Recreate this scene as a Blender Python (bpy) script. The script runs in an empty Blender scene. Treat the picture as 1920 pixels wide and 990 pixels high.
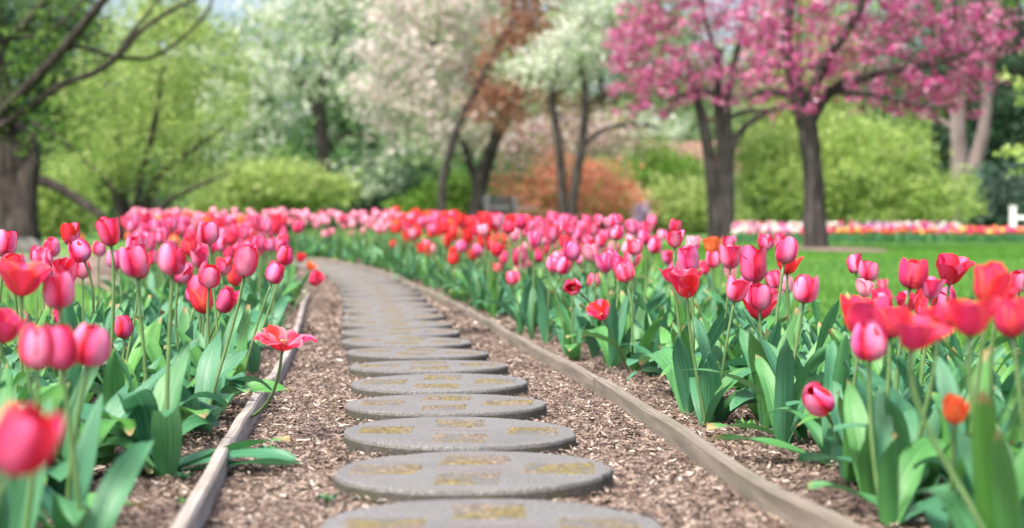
import bpy, math, random
import numpy as np
from mathutils import Vector, Matrix, Quaternion

# ------------------------------------------------------------------ camera, sky, sun, exposure
S = bpy.context.scene
COL = S.collection
CAMH, HZ, F = 0.475, 428.0, 3190.0          # eye height (m), horizon row and focal length in 1920-wide pixels
cd = bpy.data.cameras.new("camera"); cam = bpy.data.objects.new("camera", cd); COL.objects.link(cam)
cam.location = (0, 0, CAMH); cam.rotation_euler = (math.pi/2, 0, 0)
cd.sensor_width = 36; cd.lens = 36*F/1920; cd.shift_y = (HZ-495)/1920
cd.clip_start = 0.05; cd.clip_end = 2000
cd.dof.use_dof = True; cd.dof.focus_distance = 4.2; cd.dof.aperture_fstop = 3.0
S.camera = cam
SUN_EL, SUN_AZ = 58, 215
w = bpy.data.worlds.new("World"); S.world = w; w.use_nodes = True
nt = w.node_tree; bg = nt.nodes["Background"]
sky = nt.nodes.new("ShaderNodeTexSky"); sky.sky_type = 'NISHITA'; sky.sun_disc = False
sky.sun_elevation = math.radians(SUN_EL); sky.sun_rotation = math.radians(SUN_AZ)
sky.air_density = 1.0; sky.dust_density = 6.0; sky.ozone_density = 0.6
nt.links.new(sky.outputs[0], bg.inputs[0]); bg.inputs[1].default_value = 0.10
sd = bpy.data.lights.new("sun", 'SUN'); sd.energy = 1.5; sd.angle = math.radians(10); sd.color = (1, .97, .92)
so = bpy.data.objects.new("sun", sd); COL.objects.link(so)
az, el = math.radians(SUN_AZ), math.radians(SUN_EL)
so.rotation_euler = Vector((math.sin(az)*math.cos(el), math.cos(az)*math.cos(el), math.sin(el))).to_track_quat('Z', 'Y').to_euler()
S.view_settings.view_transform = 'Standard'; S.view_settings.look = 'None'
S.view_settings.exposure = 1.9; S.view_settings.gamma = 1
S.cycles.use_denoising = True
S.cycles.max_bounces = 6; S.cycles.transparent_max_bounces = 4

R = np.random.RandomState(11)
rnd = random.Random(5)
def U(a, b): return rnd.uniform(a, b)

# ------------------------------------------------------------------ ground shape and helpers
def gz(y):
    if y < 6: return 0.0
    if y < 16: return 0.0017*(y-6)**2
    return 0.17 + 0.006*(y-16)
GZ = np.vectorize(gz)
def at(px, py, Z): return Vector(((px-960)*Z/F, Z, CAMH-(py-HZ)*Z/F))
def hit(px, py, dz=0.0):
    lo, hi = 1.0, 200.0
    for _ in range(60):
        m = (lo+hi)/2
        if CAMH-(py-HZ)*m/F > gz(m)+dz: lo = m
        else: hi = m
    return ((px-960)*lo/F, lo)

def link(o, parent=None):
    COL.objects.link(o)
    if parent is not None: o.parent = parent
    return o
def tag(o, label=None, cat=None, group=None, kind=None):
    if label: o['label'] = label
    if cat: o['category'] = cat
    if group: o['group'] = group
    if kind: o['kind'] = kind
    return o
def thing(name, loc, label, cat, group=None, rz=0, scale=1):
    o = bpy.data.objects.new(name, None); COL.objects.link(o)
    o.empty_display_size = .05
    o.location = loc; o.rotation_euler = (0, 0, rz); o.scale = (scale,)*3
    return tag(o, label, cat, group)
def mesh(name, V, Fc, mats=None, uv=None, mi=None, smooth=True):
    """V (n,3); Fc either (m,4)/(m,3) array or list of lists; uv per vertex"""
    me = bpy.data.meshes.new(name)
    V = np.asarray(V, dtype=np.float32).reshape(-1, 3)
    if isinstance(Fc, np.ndarray):
        k = Fc.shape[1]; m = len(Fc)
        me.vertices.add(len(V)); me.vertices.foreach_set('co', V.ravel())
        me.loops.add(m*k); me.loops.foreach_set('vertex_index', Fc.astype(np.int32).ravel())
        me.polygons.add(m)
        me.polygons.foreach_set('loop_start', (np.arange(m)*k).astype(np.int32))
        me.update(calc_edges=True)
    else:
        me.from_pydata([tuple(map(float, v)) for v in V], [], [tuple(int(i) for i in f) for f in Fc]); me.update()
    if uv is not None:
        l = me.uv_layers.new(name='UVMap')
        idx = np.zeros(len(me.loops), dtype=np.int32); me.loops.foreach_get('vertex_index', idx)
        l.data.foreach_set('uv', np.asarray(uv, dtype=np.float32)[idx].ravel())
    if mats is not None:
        for x in (mats if isinstance(mats, (list, tuple)) else [mats]): me.materials.append(x)
    if mi is not None: me.polygons.foreach_set('material_index', np.asarray(mi, dtype=np.int32))
    if smooth: me.polygons.foreach_set('use_smooth', np.ones(len(me.polygons), dtype=bool))
    me.validate(clean_customdata=False)
    return me
def ob(name, me, parent=None, loc=None):
    o = bpy.data.objects.new(name, me); link(o, parent)
    if loc is not None: o.location = loc
    return o

class Acc:
    """collects vertices / faces / uv / material indices into one mesh"""
    def __init__(s): s.V = []; s.F = []; s.T = []; s.M = []; s.n = 0
    def add(s, V, Fc, uv=None, mi=0):
        V = np.asarray(V, float).reshape(-1, 3)
        s.V.append(V); s.T.append(np.zeros((len(V), 2)) if uv is None else np.asarray(uv, float))
        for k, f in enumerate(Fc):
            s.F.append([i+s.n for i in f]); s.M.append(mi if np.isscalar(mi) else mi[k])
        s.n += len(V); return s
    def mesh(s, name, mats, smooth=True):
        return mesh(name, np.concatenate(s.V), s.F, mats, np.concatenate(s.T), s.M, smooth)
def box(cx, cy, cz, sx, sy, sz):
    V = [(cx+a*sx/2, cy+b*sy/2, cz+c*sz/2) for c in (-1, 1) for b in (-1, 1) for a in (-1, 1)]
    return V, [(0,2,3,1),(4,5,7,6),(0,1,5,4),(2,6,7,3),(0,4,6,2),(1,3,7,5)]
def tube(P, r, sides=6, cap=True, lump=0.0, seed=0):
    P = np.asarray(P, float); n = len(P); r = np.broadcast_to(np.asarray(r, float), (n,))
    T = np.gradient(P, axis=0); T /= np.linalg.norm(T, axis=1)[:, None]+1e-9
    ref = np.array([0., 1, 0]) if abs(T[0][1]) < .9 else np.array([1., 0, 0])
    A = np.cross(T, ref); A /= np.linalg.norm(A, axis=1)[:, None]+1e-9
    B = np.cross(T, A)
    th = np.linspace(0, 2*np.pi, sides, endpoint=False)
    rr = np.repeat(r[:, None], sides, 1)
    if lump:
        q = np.random.RandomState(seed); rr = rr*(1+lump*q.randn(n, sides)*.5)
    V = P[:, None]+rr[..., None]*(np.cos(th)[None, :, None]*A[:, None]+np.sin(th)[None, :, None]*B[:, None])
    Fc = []
    for i in range(n-1):
        for j in range(sides):
            k = (j+1) % sides
            Fc.append((i*sides+j, i*sides+k, (i+1)*sides+k, (i+1)*sides+j))
    if cap: Fc.append(tuple((n-1)*sides+j for j in range(sides)))
    d = np.concatenate([[0], np.cumsum(np.linalg.norm(np.diff(P, axis=0), axis=1))])
    uv = np.stack([np.tile(th/6.283, (n, 1)), np.repeat(d[:, None], sides, 1)], -1).reshape(-1, 2)
    return V.reshape(-1, 3), Fc, uv
def catmull(P, m=6):
    P = [np.asarray(p, float) for p in P]; out = []
    Q = [2*P[0]-P[1]]+P+[2*P[-1]-P[-2]]
    for i in range(1, len(Q)-2):
        for k in range(m):
            t = k/m
            out.append(.5*((2*Q[i])+(Q[i+1]-Q[i-1])*t+(2*Q[i-1]-5*Q[i]+4*Q[i+1]-Q[i+2])*t*t+(3*Q[i]-Q[i-1]-3*Q[i+1]+Q[i+2])*t**3))
    out.append(P[-1]); return np.array(out)
def resample(P, n):
    P = np.asarray(P, float); d = np.concatenate([[0], np.cumsum(np.linalg.norm(np.diff(P, axis=0), axis=1))])
    s = np.linspace(0, d[-1], n)
    return np.stack([np.interp(s, d, P[:, k]) for k in range(P.shape[1])], 1), d[-1]

# ------------------------------------------------------------------ materials
class NT:
    def __init__(s, name):
        s.m = bpy.data.materials.new(name); s.m.use_nodes = True
        s.t = s.m.node_tree; s.b = s.t.nodes["Principled BSDF"]; s.out = s.t.nodes["Material Output"]
    def n(s, t, **kw):
        x = s.t.nodes.new(t)
        for k, v in kw.items():
            if hasattr(x, k): setattr(x, k, v)
            else: x.inputs[k].default_value = v
        return x
    def l(s, a, b): s.t.links.new(a, b)
    def ramp(s, fac, stops, interp='LINEAR'):
        r = s.n("ShaderNodeValToRGB"); r.color_ramp.interpolation = interp
        e = r.color_ramp.elements
        while len(e) < len(stops): e.new(.5)
        for q, (p, c) in zip(e, stops): q.position = p; q.color = (*c, 1)
        s.l(fac, r.inputs[0]); return r.outputs[0]
    def mix(s, fac, a, b, mode='MIX'):
        x = s.n("ShaderNodeMix", data_type='RGBA', blend_type=mode)
        if hasattr(fac, 'is_output'): s.l(fac, x.inputs[0])
        else: x.inputs[0].default_value = fac
        for v, i in ((a, 6), (b, 7)):
            if hasattr(v, 'is_output'): s.l(v, x.inputs[i])
            else: x.inputs[i].default_value = (*v, 1)
        return x.outputs[2]
    def noise(s, scale, detail=3, vec=None, rough=.55):
        x = s.n("ShaderNodeTexNoise"); x.inputs['Scale'].default_value = scale; x.inputs['Detail'].default_value = detail
        x.inputs['Roughness'].default_value = rough
        if vec is not None: s.l(vec, x.inputs['Vector'])
        return x.outputs[0]
    def math(s, op, a, b=0.0, clamp=False):
        x = s.n("ShaderNodeMath", operation=op, use_clamp=clamp)
        for v, i in ((a, 0), (b, 1)):
            if hasattr(v, 'is_output'): s.l(v, x.inputs[i])
            else: x.inputs[i].default_value = v
        return x.outputs[0]
    def mapping(s, vec, scale):
        x = s.n("ShaderNodeMapping"); s.l(vec, x.inputs[0]); x.inputs['Scale'].default_value = scale; return x.outputs[0]
    def obj(s): return s.n("ShaderNodeTexCoord").outputs['Object']
    def objr(s):
        oi = s.n("ShaderNodeObjectInfo"); v = s.n("ShaderNodeVectorMath", operation='ADD'); s.l(s.obj(), v.inputs[0])
        m = s.n("ShaderNodeCombineXYZ"); r = s.math('MULTIPLY', oi.outputs['Random'], 37.0)
        for i in range(3): s.l(r, m.inputs[i])
        s.l(m.outputs[0], v.inputs[1]); return v.outputs[0]
    def uvc(s): return s.n("ShaderNodeTexCoord").outputs['UV']
    def hsv(s, col, rndout, dh, dv):
        h = s.n("ShaderNodeHueSaturation")
        s.l(s.math('ADD', s.math('MULTIPLY', rndout, dh), .5-dh/2), h.inputs['Hue'])
        s.l(s.math('ADD', s.math('MULTIPLY', rndout, dv), 1-dv/2), h.inputs['Value'])
        s.l(col, h.inputs['Color']); return h.outputs[0]
    def bump(s, h, strength, dist=.01):
        b = s.n("ShaderNodeBump"); b.inputs['Strength'].default_value = strength; b.inputs['Distance'].default_value = dist
        s.l(h, b.inputs['Height']); s.l(b.outputs[0], s.b.inputs['Normal']); return s
    def col(s, c):
        if hasattr(c, 'is_output'): s.l(c, s.b.inputs['Base Color'])
        else: s.b.inputs['Base Color'].default_value = (*c, 1)
        return s
    def rough(s, r): s.b.inputs['Roughness'].default_value = r; return s
    def translucent(s, c, f):
        t = s.n("ShaderNodeBsdfTranslucent"); s.l(c, t.inputs[0])
        mx = s.n("ShaderNodeMixShader"); mx.inputs[0].default_value = f
        s.l(s.b.outputs[0], mx.inputs[1]); s.l(t.outputs[0], mx.inputs[2]); s.l(mx.outputs[0], s.out.inputs[0]); return s

def leaf_mat(name, cols, trans=.35, rough=.6, clump=1.2, dark=.55):
    """many small leaves: one colour per leaf, plus slow drift between clumps"""
    k = NT(name); g = k.n("ShaderNodeNewGeometry")
    c = k.ramp(g.outputs['Random Per Island'], [(i/max(1, len(cols)-1), x) for i, x in enumerate(cols)])
    n = k.noise(clump, 2, k.obj())
    c2 = k.mix(k.ramp(n, [(.38, (0, 0, 0)), (.62, (1, 1, 1))]), k.mix(1, c, (dark,)*3, 'MULTIPLY'), c)
    k.col(c2).rough(rough); k.b.inputs['Specular IOR Level'].default_value = .3
    k.translucent(c2, trans); return k.m
def petal_mat(name, centre, body, edge, base, trans=.3):
    k = NT(name); uv = k.uvc()
    sx = k.n("ShaderNodeSeparateXYZ"); k.l(uv, sx.inputs[0])
    e = k.math('ABSOLUTE', k.math('SUBTRACT', sx.outputs[0], .5)); e = k.math('MULTIPLY', e, 2.0)
    st = k.noise(1, 3, k.mapping(uv, (26, 1.6, 1)))
    e2 = k.math('ADD', e, k.math('MULTIPLY', k.math('SUBTRACT', st, .5), .8))
    c = k.ramp(e2, [(.05, centre), (.6, body), (.97, edge)])
    vv = k.math('ADD', sx.outputs[1], k.math('MULTIPLY', k.math('SUBTRACT', st, .5), .25))
    c = k.mix(k.ramp(vv, [(.0, (1, 1, 1)), (.16, (0, 0, 0))]), c, base)
    oi = k.n("ShaderNodeObjectInfo")
    c = k.hsv(c, oi.outputs['Random'], .025, .22)
    k.col(c).rough(.55); k.b.inputs['Specular IOR Level'].default_value = .3
    k.bump(st, .25, .002)
    k.translucent(c, trans); return k.m
PM = {
 'pink':  petal_mat('petal_pink', (.86,.29,.50), (.80,.115,.315), (.70,.018,.08), (.55,.30,.32)),
 'rose':  petal_mat('petal_rose', (.82,.14,.32), (.74,.045,.155), (.60,.008,.035), (.40,.10,.12)),
 'coral': petal_mat('petal_coral', (.77,.05,.16), (.75,.035,.095), (.84,.10,.105), (.40,.02,.08)),
 'red':   petal_mat('petal_red', (.78,.045,.10), (.76,.025,.05), (.80,.05,.045), (.45,.03,.05)),
 'pale':  petal_mat('petal_pale', (.88,.46,.60), (.86,.33,.47), (.84,.20,.32), (.7,.5,.5)),
 'orange':petal_mat('petal_orange', (.85,.17,.06), (.85,.14,.05), (.88,.26,.09), (.7,.4,.1)),
 'yellow':petal_mat('petal_yellow', (.85,.66,.16), (.85,.62,.14), (.86,.66,.24), (.6,.6,.2)),
 'fringe':petal_mat('petal_fringed', (.72,.010,.045), (.80,.035,.10), (.82,.17,.26), (.75,.2,.3)),
}
def _tl():
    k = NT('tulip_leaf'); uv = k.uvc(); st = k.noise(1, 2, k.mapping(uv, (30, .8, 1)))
    oi = k.n("ShaderNodeObjectInfo"); g = k.n("ShaderNodeNewGeometry")
    a = k.ramp(st, [(.2, (.025,.125,.062)), (.5, (.06,.22,.105)), (.78, (.16,.395,.23))])  # vein streaks with widened light-dark range, painting highlights into the leaf colour
    b = k.ramp(st, [(.2, (.04,.16,.022)), (.5, (.095,.30,.05)), (.78, (.20,.46,.11))])  # yellow-green leaves, brightened in their colour for a backlit look
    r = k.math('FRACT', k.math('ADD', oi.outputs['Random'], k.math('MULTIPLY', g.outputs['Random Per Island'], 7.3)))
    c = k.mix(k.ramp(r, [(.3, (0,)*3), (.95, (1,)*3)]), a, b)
    blot = k.noise(9, 3, k.obj())
    c = k.mix(k.ramp(blot, [(.35, (0,)*3), (.7, (1,)*3)]), k.mix(1, c, (.85, .85, .85), 'MULTIPLY'), c)
    sx = k.n("ShaderNodeSeparateXYZ"); k.l(uv, sx.inputs[0])
    tip = k.math('MULTIPLY', k.ramp(k.math('ADD', sx.outputs[1], k.math('MULTIPLY', k.math('SUBTRACT', blot, .5), .25)), [(.93, (0,)*3), (.99, (1,)*3)]), k.ramp(r, [(.55, (0,)*3), (.6, (1,)*3)]))
    c = k.mix(tip, c, (.36,.27,.12))
    k.col(c).rough(.40); k.b.inputs['Specular IOR Level'].default_value = .5
    k.bump(st, .5, .003).translucent(c, .24); return k.m
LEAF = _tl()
def simple(name, cols, scale, rough=.8, bump=0, detail=4, stretch=None, dist=.01, spec=.3, uvs=False):
    k = NT(name); v = k.uvc() if uvs else k.obj()
    if stretch: v = k.mapping(v, stretch)
    n = k.noise(scale, detail, v)
    st = [(.3+.4*i/max(1, len(cols)-1), c) for i, c in enumerate(cols)]
    k.col(k.ramp(n, st)).rough(rough); k.b.inputs['Specular IOR Level'].default_value = spec
    if bump: k.bump(n, bump, dist)
    return k.m
STEM = simple('tulip_stem', [(.07,.15,.045), (.14,.23,.085)], 14, .45, spec=.4)
ANTH = simple('stamen', [(.03,.02,.02), (.12,.10,.03)], 60)
PIST = simple('pistil', [(.55,.50,.16), (.65,.62,.28)], 60)
BARK = simple('bark', [(.012,.010,.0095), (.034,.029,.027), (.085,.075,.072)], 5, .9, .8, 6, (3, 3, .6), .03)
BARK_DARK = simple('dark_bark', [(.012,.009,.008), (.03,.023,.020), (.07,.056,.05)], 5, .9, .8, 6, (3, 3, .5), .03)
BARK_PALE = simple('pale_bark', [(.09,.065,.062), (.17,.135,.13), (.24,.20,.195)], 2.5, .9, .5, 5, (2, 2, .5), .03)

def _lawn():
    k = NT('lawn_grass'); o = k.obj()
    n = k.noise(.5, 4, o); n2 = k.noise(30, 3, o)
    c = k.ramp(n, [(.3, (.04,.13,.012)), (.7, (.075,.22,.02))])
    c = k.mix(k.ramp(n2, [(.35, (0,)*3), (.65, (.55,)*3)]), c, (.08,.21,.03)); c = k.mix(k.ramp(k.noise(1.4, 4, o), [(.45, (0,)*3), (.7, (.6,)*3)]), c, (.10,.17,.03))
    k.col(c).rough(.85).bump(n2, .6, .03); return k.m
LAWN = _lawn()
def _soil():
    k = NT('bark_mulch'); o = k.obj()
    v = k.n("ShaderNodeTexVoronoi"); v.inputs['Scale'].default_value = 55; k.l(o, v.inputs['Vector'])
    sx = k.n("ShaderNodeSeparateColor"); k.l(v.outputs['Color'], sx.inputs[0])
    c = k.ramp(sx.outputs[0], [(.0, (.04,.025,.02)), (.4, (.15,.095,.075)), (.8, (.30,.21,.165)), (1, (.42,.32,.26))])
    n = k.noise(2.2, 4, o); c = k.mix(k.ramp(n, [(.3, (.9,)*3), (.55, (0,)*3)]), c, (.10,.065,.05))
    k.col(c).rough(.9).bump(v.outputs['Distance'], .8, .02); return k.m
SOIL = _soil()
def _chip():
    k = NT('wood_chip'); g = k.n("ShaderNodeNewGeometry"); o = k.obj()
    c = k.ramp(g.outputs['Random Per Island'], [(0, (.025,.018,.014)), (.2, (.068,.047,.035)), (.42, (.14,.099,.075)), (.74, (.235,.178,.14)), (.92, (.35,.285,.235)), (1, (.58,.52,.45))])
    n = k.noise(2.6, 3, o); c = k.mix(k.ramp(n, [(.30, (.85,)*3), (.47, (0,)*3)]), c, (.05,.034,.03))
    k.col(c).rough(.85); k.b.inputs['Specular IOR Level'].default_value = .25; return k.m
CHIP = _chip()
def _stone():
    k = NT('weathered_concrete'); o = k.objr()
    n = k.noise(170, 4, o, .8); n2 = k.noise(7, 4, o); n3 = k.noise(60, 3, o)
    c = k.ramp(n, [(.28, (.035,.035,.034)), (.5, (.125,.123,.119)), (.72, (.30,.295,.285))])
    c = k.mix(k.ramp(n2, [(.35, (.6,)*3), (.6, (0,)*3)]), c, (.10,.097,.095))
    c = k.mix(k.ramp(n3, [(.58, (0,)*3), (.75, (.35,)*3)]), c, (.10,.085,.06))
    k.col(c).rough(.9).bump(n, .5, .003); return k.m
STONE = _stone()
def _side():
    k = NT('rough_dark_side'); o = k.objr(); n = k.noise(130, 4, o, .8); n2 = k.noise(16, 3, o)  # slab sides: rough, darker than the top, with greenish patches
    c = k.ramp(n, [(.3, (.025,.022,.02)), (.55, (.07,.064,.056)), (.75, (.17,.155,.135))]); c = k.mix(k.ramp(n2, [(.5, (0,)*3), (.65, (.7,)*3)]), c, (.06,.065,.028))
    k.col(c).rough(.95).bump(n, .9, .004); return k.m
STONE_SIDE = _side()
def _moss():
    k = NT('moss'); o = k.objr(); n = k.noise(95, 4, o, .75); n2 = k.noise(9, 3, o); n3 = k.noise(11, 3, k.mapping(o, (1.3, 1, 1)))
    c = k.ramp(n, [(.3, (.03,.027,.018)), (.5, (.125,.098,.035)), (.7, (.28,.225,.085))])
    c2 = k.ramp(n, [(.3, (.04,.038,.034)), (.5, (.13,.10,.08)), (.7, (.32,.25,.19))])
    c = k.mix(k.ramp(n2, [(.42, (0,)*3), (.6, (1,)*3)]), c, c2)
    c = k.mix(k.ramp(n3, [(.50, (0,)*3), (.62, (.9,)*3)]), c, (.10,.10,.10))
    k.col(c).rough(.95).bump(n, .9, .004); return k.m
MOSS = _moss()
def _wood(name, a, b, g):
    k = NT(name); uv = k.uvc(); n = k.noise(1, 5, k.mapping(uv, (70, 3.2, 1))); n2 = k.noise(3.5, 3, k.obj())
    c = k.ramp(n, [(.3, a), (.7, b)])
    c = k.mix(k.ramp(n2, [(.45, (0,)*3), (.7, (.7,)*3)]), c, g)
    k.col(c).rough(.85).bump(n, .5, .004); return k.m
WOOD_L = _wood('grey_board', (.22,.19,.165), (.43,.385,.345), (.17,.14,.115))
WOOD_R = _wood('olive_board', (.10,.083,.066), (.25,.212,.17), (.11,.105,.066))

# ------------------------------------------------------------------ setting: lawn, path, beds
RT = [hit(u, v  , .050) for u, v in ((1590,990),(1412,898),(1200,759),(1120,712),(960,628),(880,582),(800,545),(735,517),(690,502),(645,492),(600,485))]
RT = catmull([(.60,.7),(.56,1.5)]+RT+[(RT[-1][0]-.9,RT[-1][1]+.55),(RT[-1][0]-2.4,RT[-1][1]+1.0),(RT[-1][0]-5.5,RT[-1][1]+1.5)], 8)
LT = [hit(u, v  , .050) for u, v in ((350,988),(428,843),(480,758),(520,700),(546,655),(562,610),(572,570),(576,545))]
LT = catmull([(-.38,.7),(-.415,1.5)]+LT+[(LT[-1][0]-.4,LT[-1][1]+1.4),(LT[-1][0]-.95,LT[-1][1]+2.5),(LT[-1][0]-1.9,LT[-1][1]+3.4),(LT[-1][0]-3.6,LT[-1][1]+4.2),(LT[-1][0]-6.2,LT[-1][1]+4.8)], 8)
print('R', RT[::8].round(2).tolist()); print('L', LT[::8].round(2).tolist())
N = 160
RT, RLEN = resample(RT, N); LT, LLEN = resample(LT, N)
def normals(P, side):
    T = np.gradient(P, axis=0); T /= np.linalg.norm(T, axis=1)[:, None]
    return np.stack([T[:, 1]*side, -T[:, 0]*side], 1)
RN, LN = normals(RT, 1), normals(LT, -1)          # pointing into the beds
RW = np.interp(RT[:, 1], [0, 5, 8, 12, 16, 18], [1.05, 1.0, 1.1, 1.2, 1.3, 1.6])
LW = np.interp(LT[:, 1], [0, 4.5, 6, 8, 12, 16], [1.3, 1.25, .95, .9, 1.2, 1.2])
def strip(name, A, B, off, mat, m=10):
    V = []
    for t in np.linspace(0, 1, m):
        P = A*(1-t)+B*t
        V.append(np.stack([P[:, 0], P[:, 1], GZ(P[:, 1])+off], 1))
    V = np.stack(V, 1).reshape(-1, 3); Fc = []
    for i in range(len(A)-1):
        for j in range(m-1): Fc.append((i*m+j, i*m+j+1, (i+1)*m+j+1, (i+1)*m+j))
    o = ob(name, mesh(name, V, np.array(Fc), mat)); return tag(o, kind='structure')
xs = np.concatenate([np.linspace(-160, -12, 20), np.linspace(-10, 10, 41), np.linspace(12, 160, 20)])
ys = np.concatenate([np.linspace(-12, 5, 8), np.linspace(6, 40, 69), np.linspace(42, 300, 40)])
X, Y = np.meshgrid(xs, ys); Zg = GZ(Y)
nx = len(xs); ii = np.arange((len(ys)-1)*(nx-1)); a = (ii//(nx-1))*nx+ii % (nx-1)
tag(ob('lawn', mesh('lawn', np.stack([X, Y, Zg], -1).reshape(-1, 3), np.stack([a, a+1, a+nx+1, a+nx], 1), LAWN)), kind='structure')
strip('mulch_path', LT, RT, .005, SOIL)
strip('flower_bed_soil', RT, RT+RN*RW[:, None], .006, SOIL)
strip('flower_bed_soil', LT+LN*LW[:, None], LT, .006, SOIL)

# mulch ring at the foot of the pink tree
c0 = ((1531-960)*22/F, 22.0); V = [(c0[0], c0[1], gz(c0[1])+.03)]
for k in range(40):
    t = k/40*6.283; q = 1+.08*math.sin(3*t)+.05*math.sin(7*t)
    x, y = c0[0]+.05+.62*q*math.cos(t), c0[1]-1.0+2.0*q*math.sin(t); V.append((x, y, gz(y)+.012))
V[0] = (c0[0], c0[1]-1.0, gz(c0[1]-1)+.035)
tag(ob('tree_mulch', mesh('tree_mulch', V, [(0, 1+k, 1+(k+1) % 40) for k in range(40)], SOIL)), kind='structure')

# ------------------------------------------------------------------ edging boards
def boards(P, NRM, cuts, mat, labels, H=.050, T=.026, group=''):
    d = np.concatenate([[0], np.cumsum(np.linalg.norm(np.diff(P, axis=0), axis=1))])
    for (y0, y1), lab in zip(cuts, labels):
        s0, s1 = np.interp([y0, y1], P[:, 1], d); ss = np.linspace(s0+.009, s1-.009, 16)
        px, py = np.interp(ss, d, P[:, 0]), np.interp(ss, d, P[:, 1])
        nx_, ny_ = np.interp(ss, d, NRM[:, 0]), np.interp(ss, d, NRM[:, 1])
        o0 = np.array([px[0], py[0], gz(py[0])])
        prof = [(0, -.04), (0, H-.006), (.004, H), (T-.004, H), (T, H-.006), (T, -.04)]
        V = []; uv = []; wob = U(-.003, .003)
        for i in range(16):
            for a, (t, z) in enumerate(prof):
                zz = z + (0.003*math.sin(i*1.3+y0) + wob if z > 0 else 0)
                V.append((px[i]+nx_[i]*t-o0[0], py[i]+ny_[i]*t-o0[1], gz(py[i])+zz-o0[2])); uv.append((a*.05+y0, ss[i]))
        Fc = []
        for i in range(15):
            for a in range(5): Fc.append((i*6+a, i*6+a+1, (i+1)*6+a+1, (i+1)*6+a))
        Fc += [tuple(range(5, -1, -1)), tuple(15*6+a for a in range(6))]
        o = ob('edging_board', mesh('edging_board', V, Fc, mat, uv, smooth=False), loc=tuple(o0))
        tag(o, lab, 'garden edging', group)
boards(RT, RN, [(1.0, 4.82), (4.84, 8.3), (8.3, 12.0), (12.0, 16.0)], WOOD_R, [
    'nearest weathered board edging the right flower bed, running out of the bottom of the picture',
    'second weathered board edging the right flower bed, beyond the dark butt joint',
    'third board edging the right flower bed, where it bends towards the left',
    'farthest blurred board edging the right flower bed before the pale pink tulips'], group='boards edging the right bed')
boards(LT, LN, [(1.0, 3.42), (3.44, 4.9), (4.92, 8.0), (8.0, 12.4)], WOOD_L, [
    'nearest pale grey board edging the left flower bed at the bottom of the picture',
    'pale grey edging board of the left bed under the flopped broad green leaf',
    'pale grey board of the left bed beside the splayed fringed tulip',
    'far blurred edging board of the left bed hidden by overhanging tulip leaves'], group='boards edging the left bed')

# ------------------------------------------------------------------ stepping stones
def stone_mesh(seed):
    q = np.random.RandomState(seed); A = Acc(); n = 72; th = np.linspace(0, 6.2832, n, endpoint=False)
    rr = .25*(1+.008*np.sin(3*th+seed)+.006*np.sin(7*th+2*seed)+.004*q.randn(n)-.02*(q.rand(n) < .05))
    rings = [(1.0, -.03), (1.004, .0), (1.002, .026), (1.0, .0305), (.993, .0335), (.985, .034), (.975, .034), (.6, .034), (.25, .034)]
    V = [(rr[i]*k*math.cos(th[i]), rr[i]*k*math.sin(th[i]), z) for k, z in rings for i in range(n)]+[(0, 0, .034)]
    Fc = [(r*n+i, r*n+(i+1) % n, (r+1)*n+(i+1) % n, (r+1)*n+i) for r in range(len(rings)-1) for i in range(n)]
    L = (len(rings)-1)*n; Fc += [(L+i, L+(i+1) % n, len(V)-1) for i in range(n)]
    return mesh('stone_slab', V, Fc, [STONE, STONE_SIDE], None, [1 if f[0]//n < 2 and len(f) == 4 else 0 for f in Fc])
def moss_mesh(seed, sx, sy):
    q = np.random.RandomState(seed); nx_, ny_ = 18, 20; V = []
    for j in range(ny_):
        for i in range(nx_):
            u, v = i/(nx_-1)*2-1, j/(ny_-1)*2-1
            e = 1-max(abs(u), abs(v))
            z = .0342+min(e*10, 1)*.0020-.0012+q.randn()*.0009*(1 if e > 0 else .2)+.0005*math.sin(u*3.1+seed*1.7)*math.sin(v*2.7+seed*2.3)+.0006*math.sin(u*9+seed)*math.sin(v*8+seed*3)
            V.append((u*sx/2*(1+.03*q.randn()), v*sy/2*(1+.03*q.randn()), z))
    Fc = [(j*nx_+i, j*nx_+i+1, (j+1)*nx_+i+1, (j+1)*nx_+i) for j in range(ny_-1) for i in range(nx_-1)]
    return mesh('moss_patch', V, Fc, MOSS)
SM = [stone_mesh(i) for i in range(6)]
MM = [moss_mesh(i, .128, .135) for i in range(6)]
PINKLINE = simple('pink_grit', [(.14,.115,.118), (.26,.19,.195)], 90)
lineme = mesh('inlay_line', *[np.array(box(0, 0, .0345, .135, .007, .002)[0]), box(0, 0, 0, 1, 1, 1)[1]], PINKLINE, smooth=False)
SC = catmull([(-.01,1.95),(-.03,2.52),(-.066,3.0),(-.105,3.58),(-.16,4.18),(-.202,4.8),(-.26,5.4),(-.33,5.97),(-.42,6.69),(-.74,9.9),(-1.0,12.0),(-1.32,13.6),(-1.8,14.9),(-2.5,15.8),(-3.6,16.3),(-5,16.6)], 10)
d = np.concatenate([[0], np.cumsum(np.linalg.norm(np.diff(SC, axis=0), axis=1))])
ordn = ['nearest','second','third','fourth','fifth','sixth','seventh','eighth','ninth','tenth','eleventh','twelfth','thirteenth','fourteenth','fifteenth','sixteenth','seventeenth','eighteenth','nineteenth','twentieth','twenty-first','twenty-second','twenty-third','twenty-fourth']
s = np.interp(2.50, SC[:, 1], d); k = 0
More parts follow.
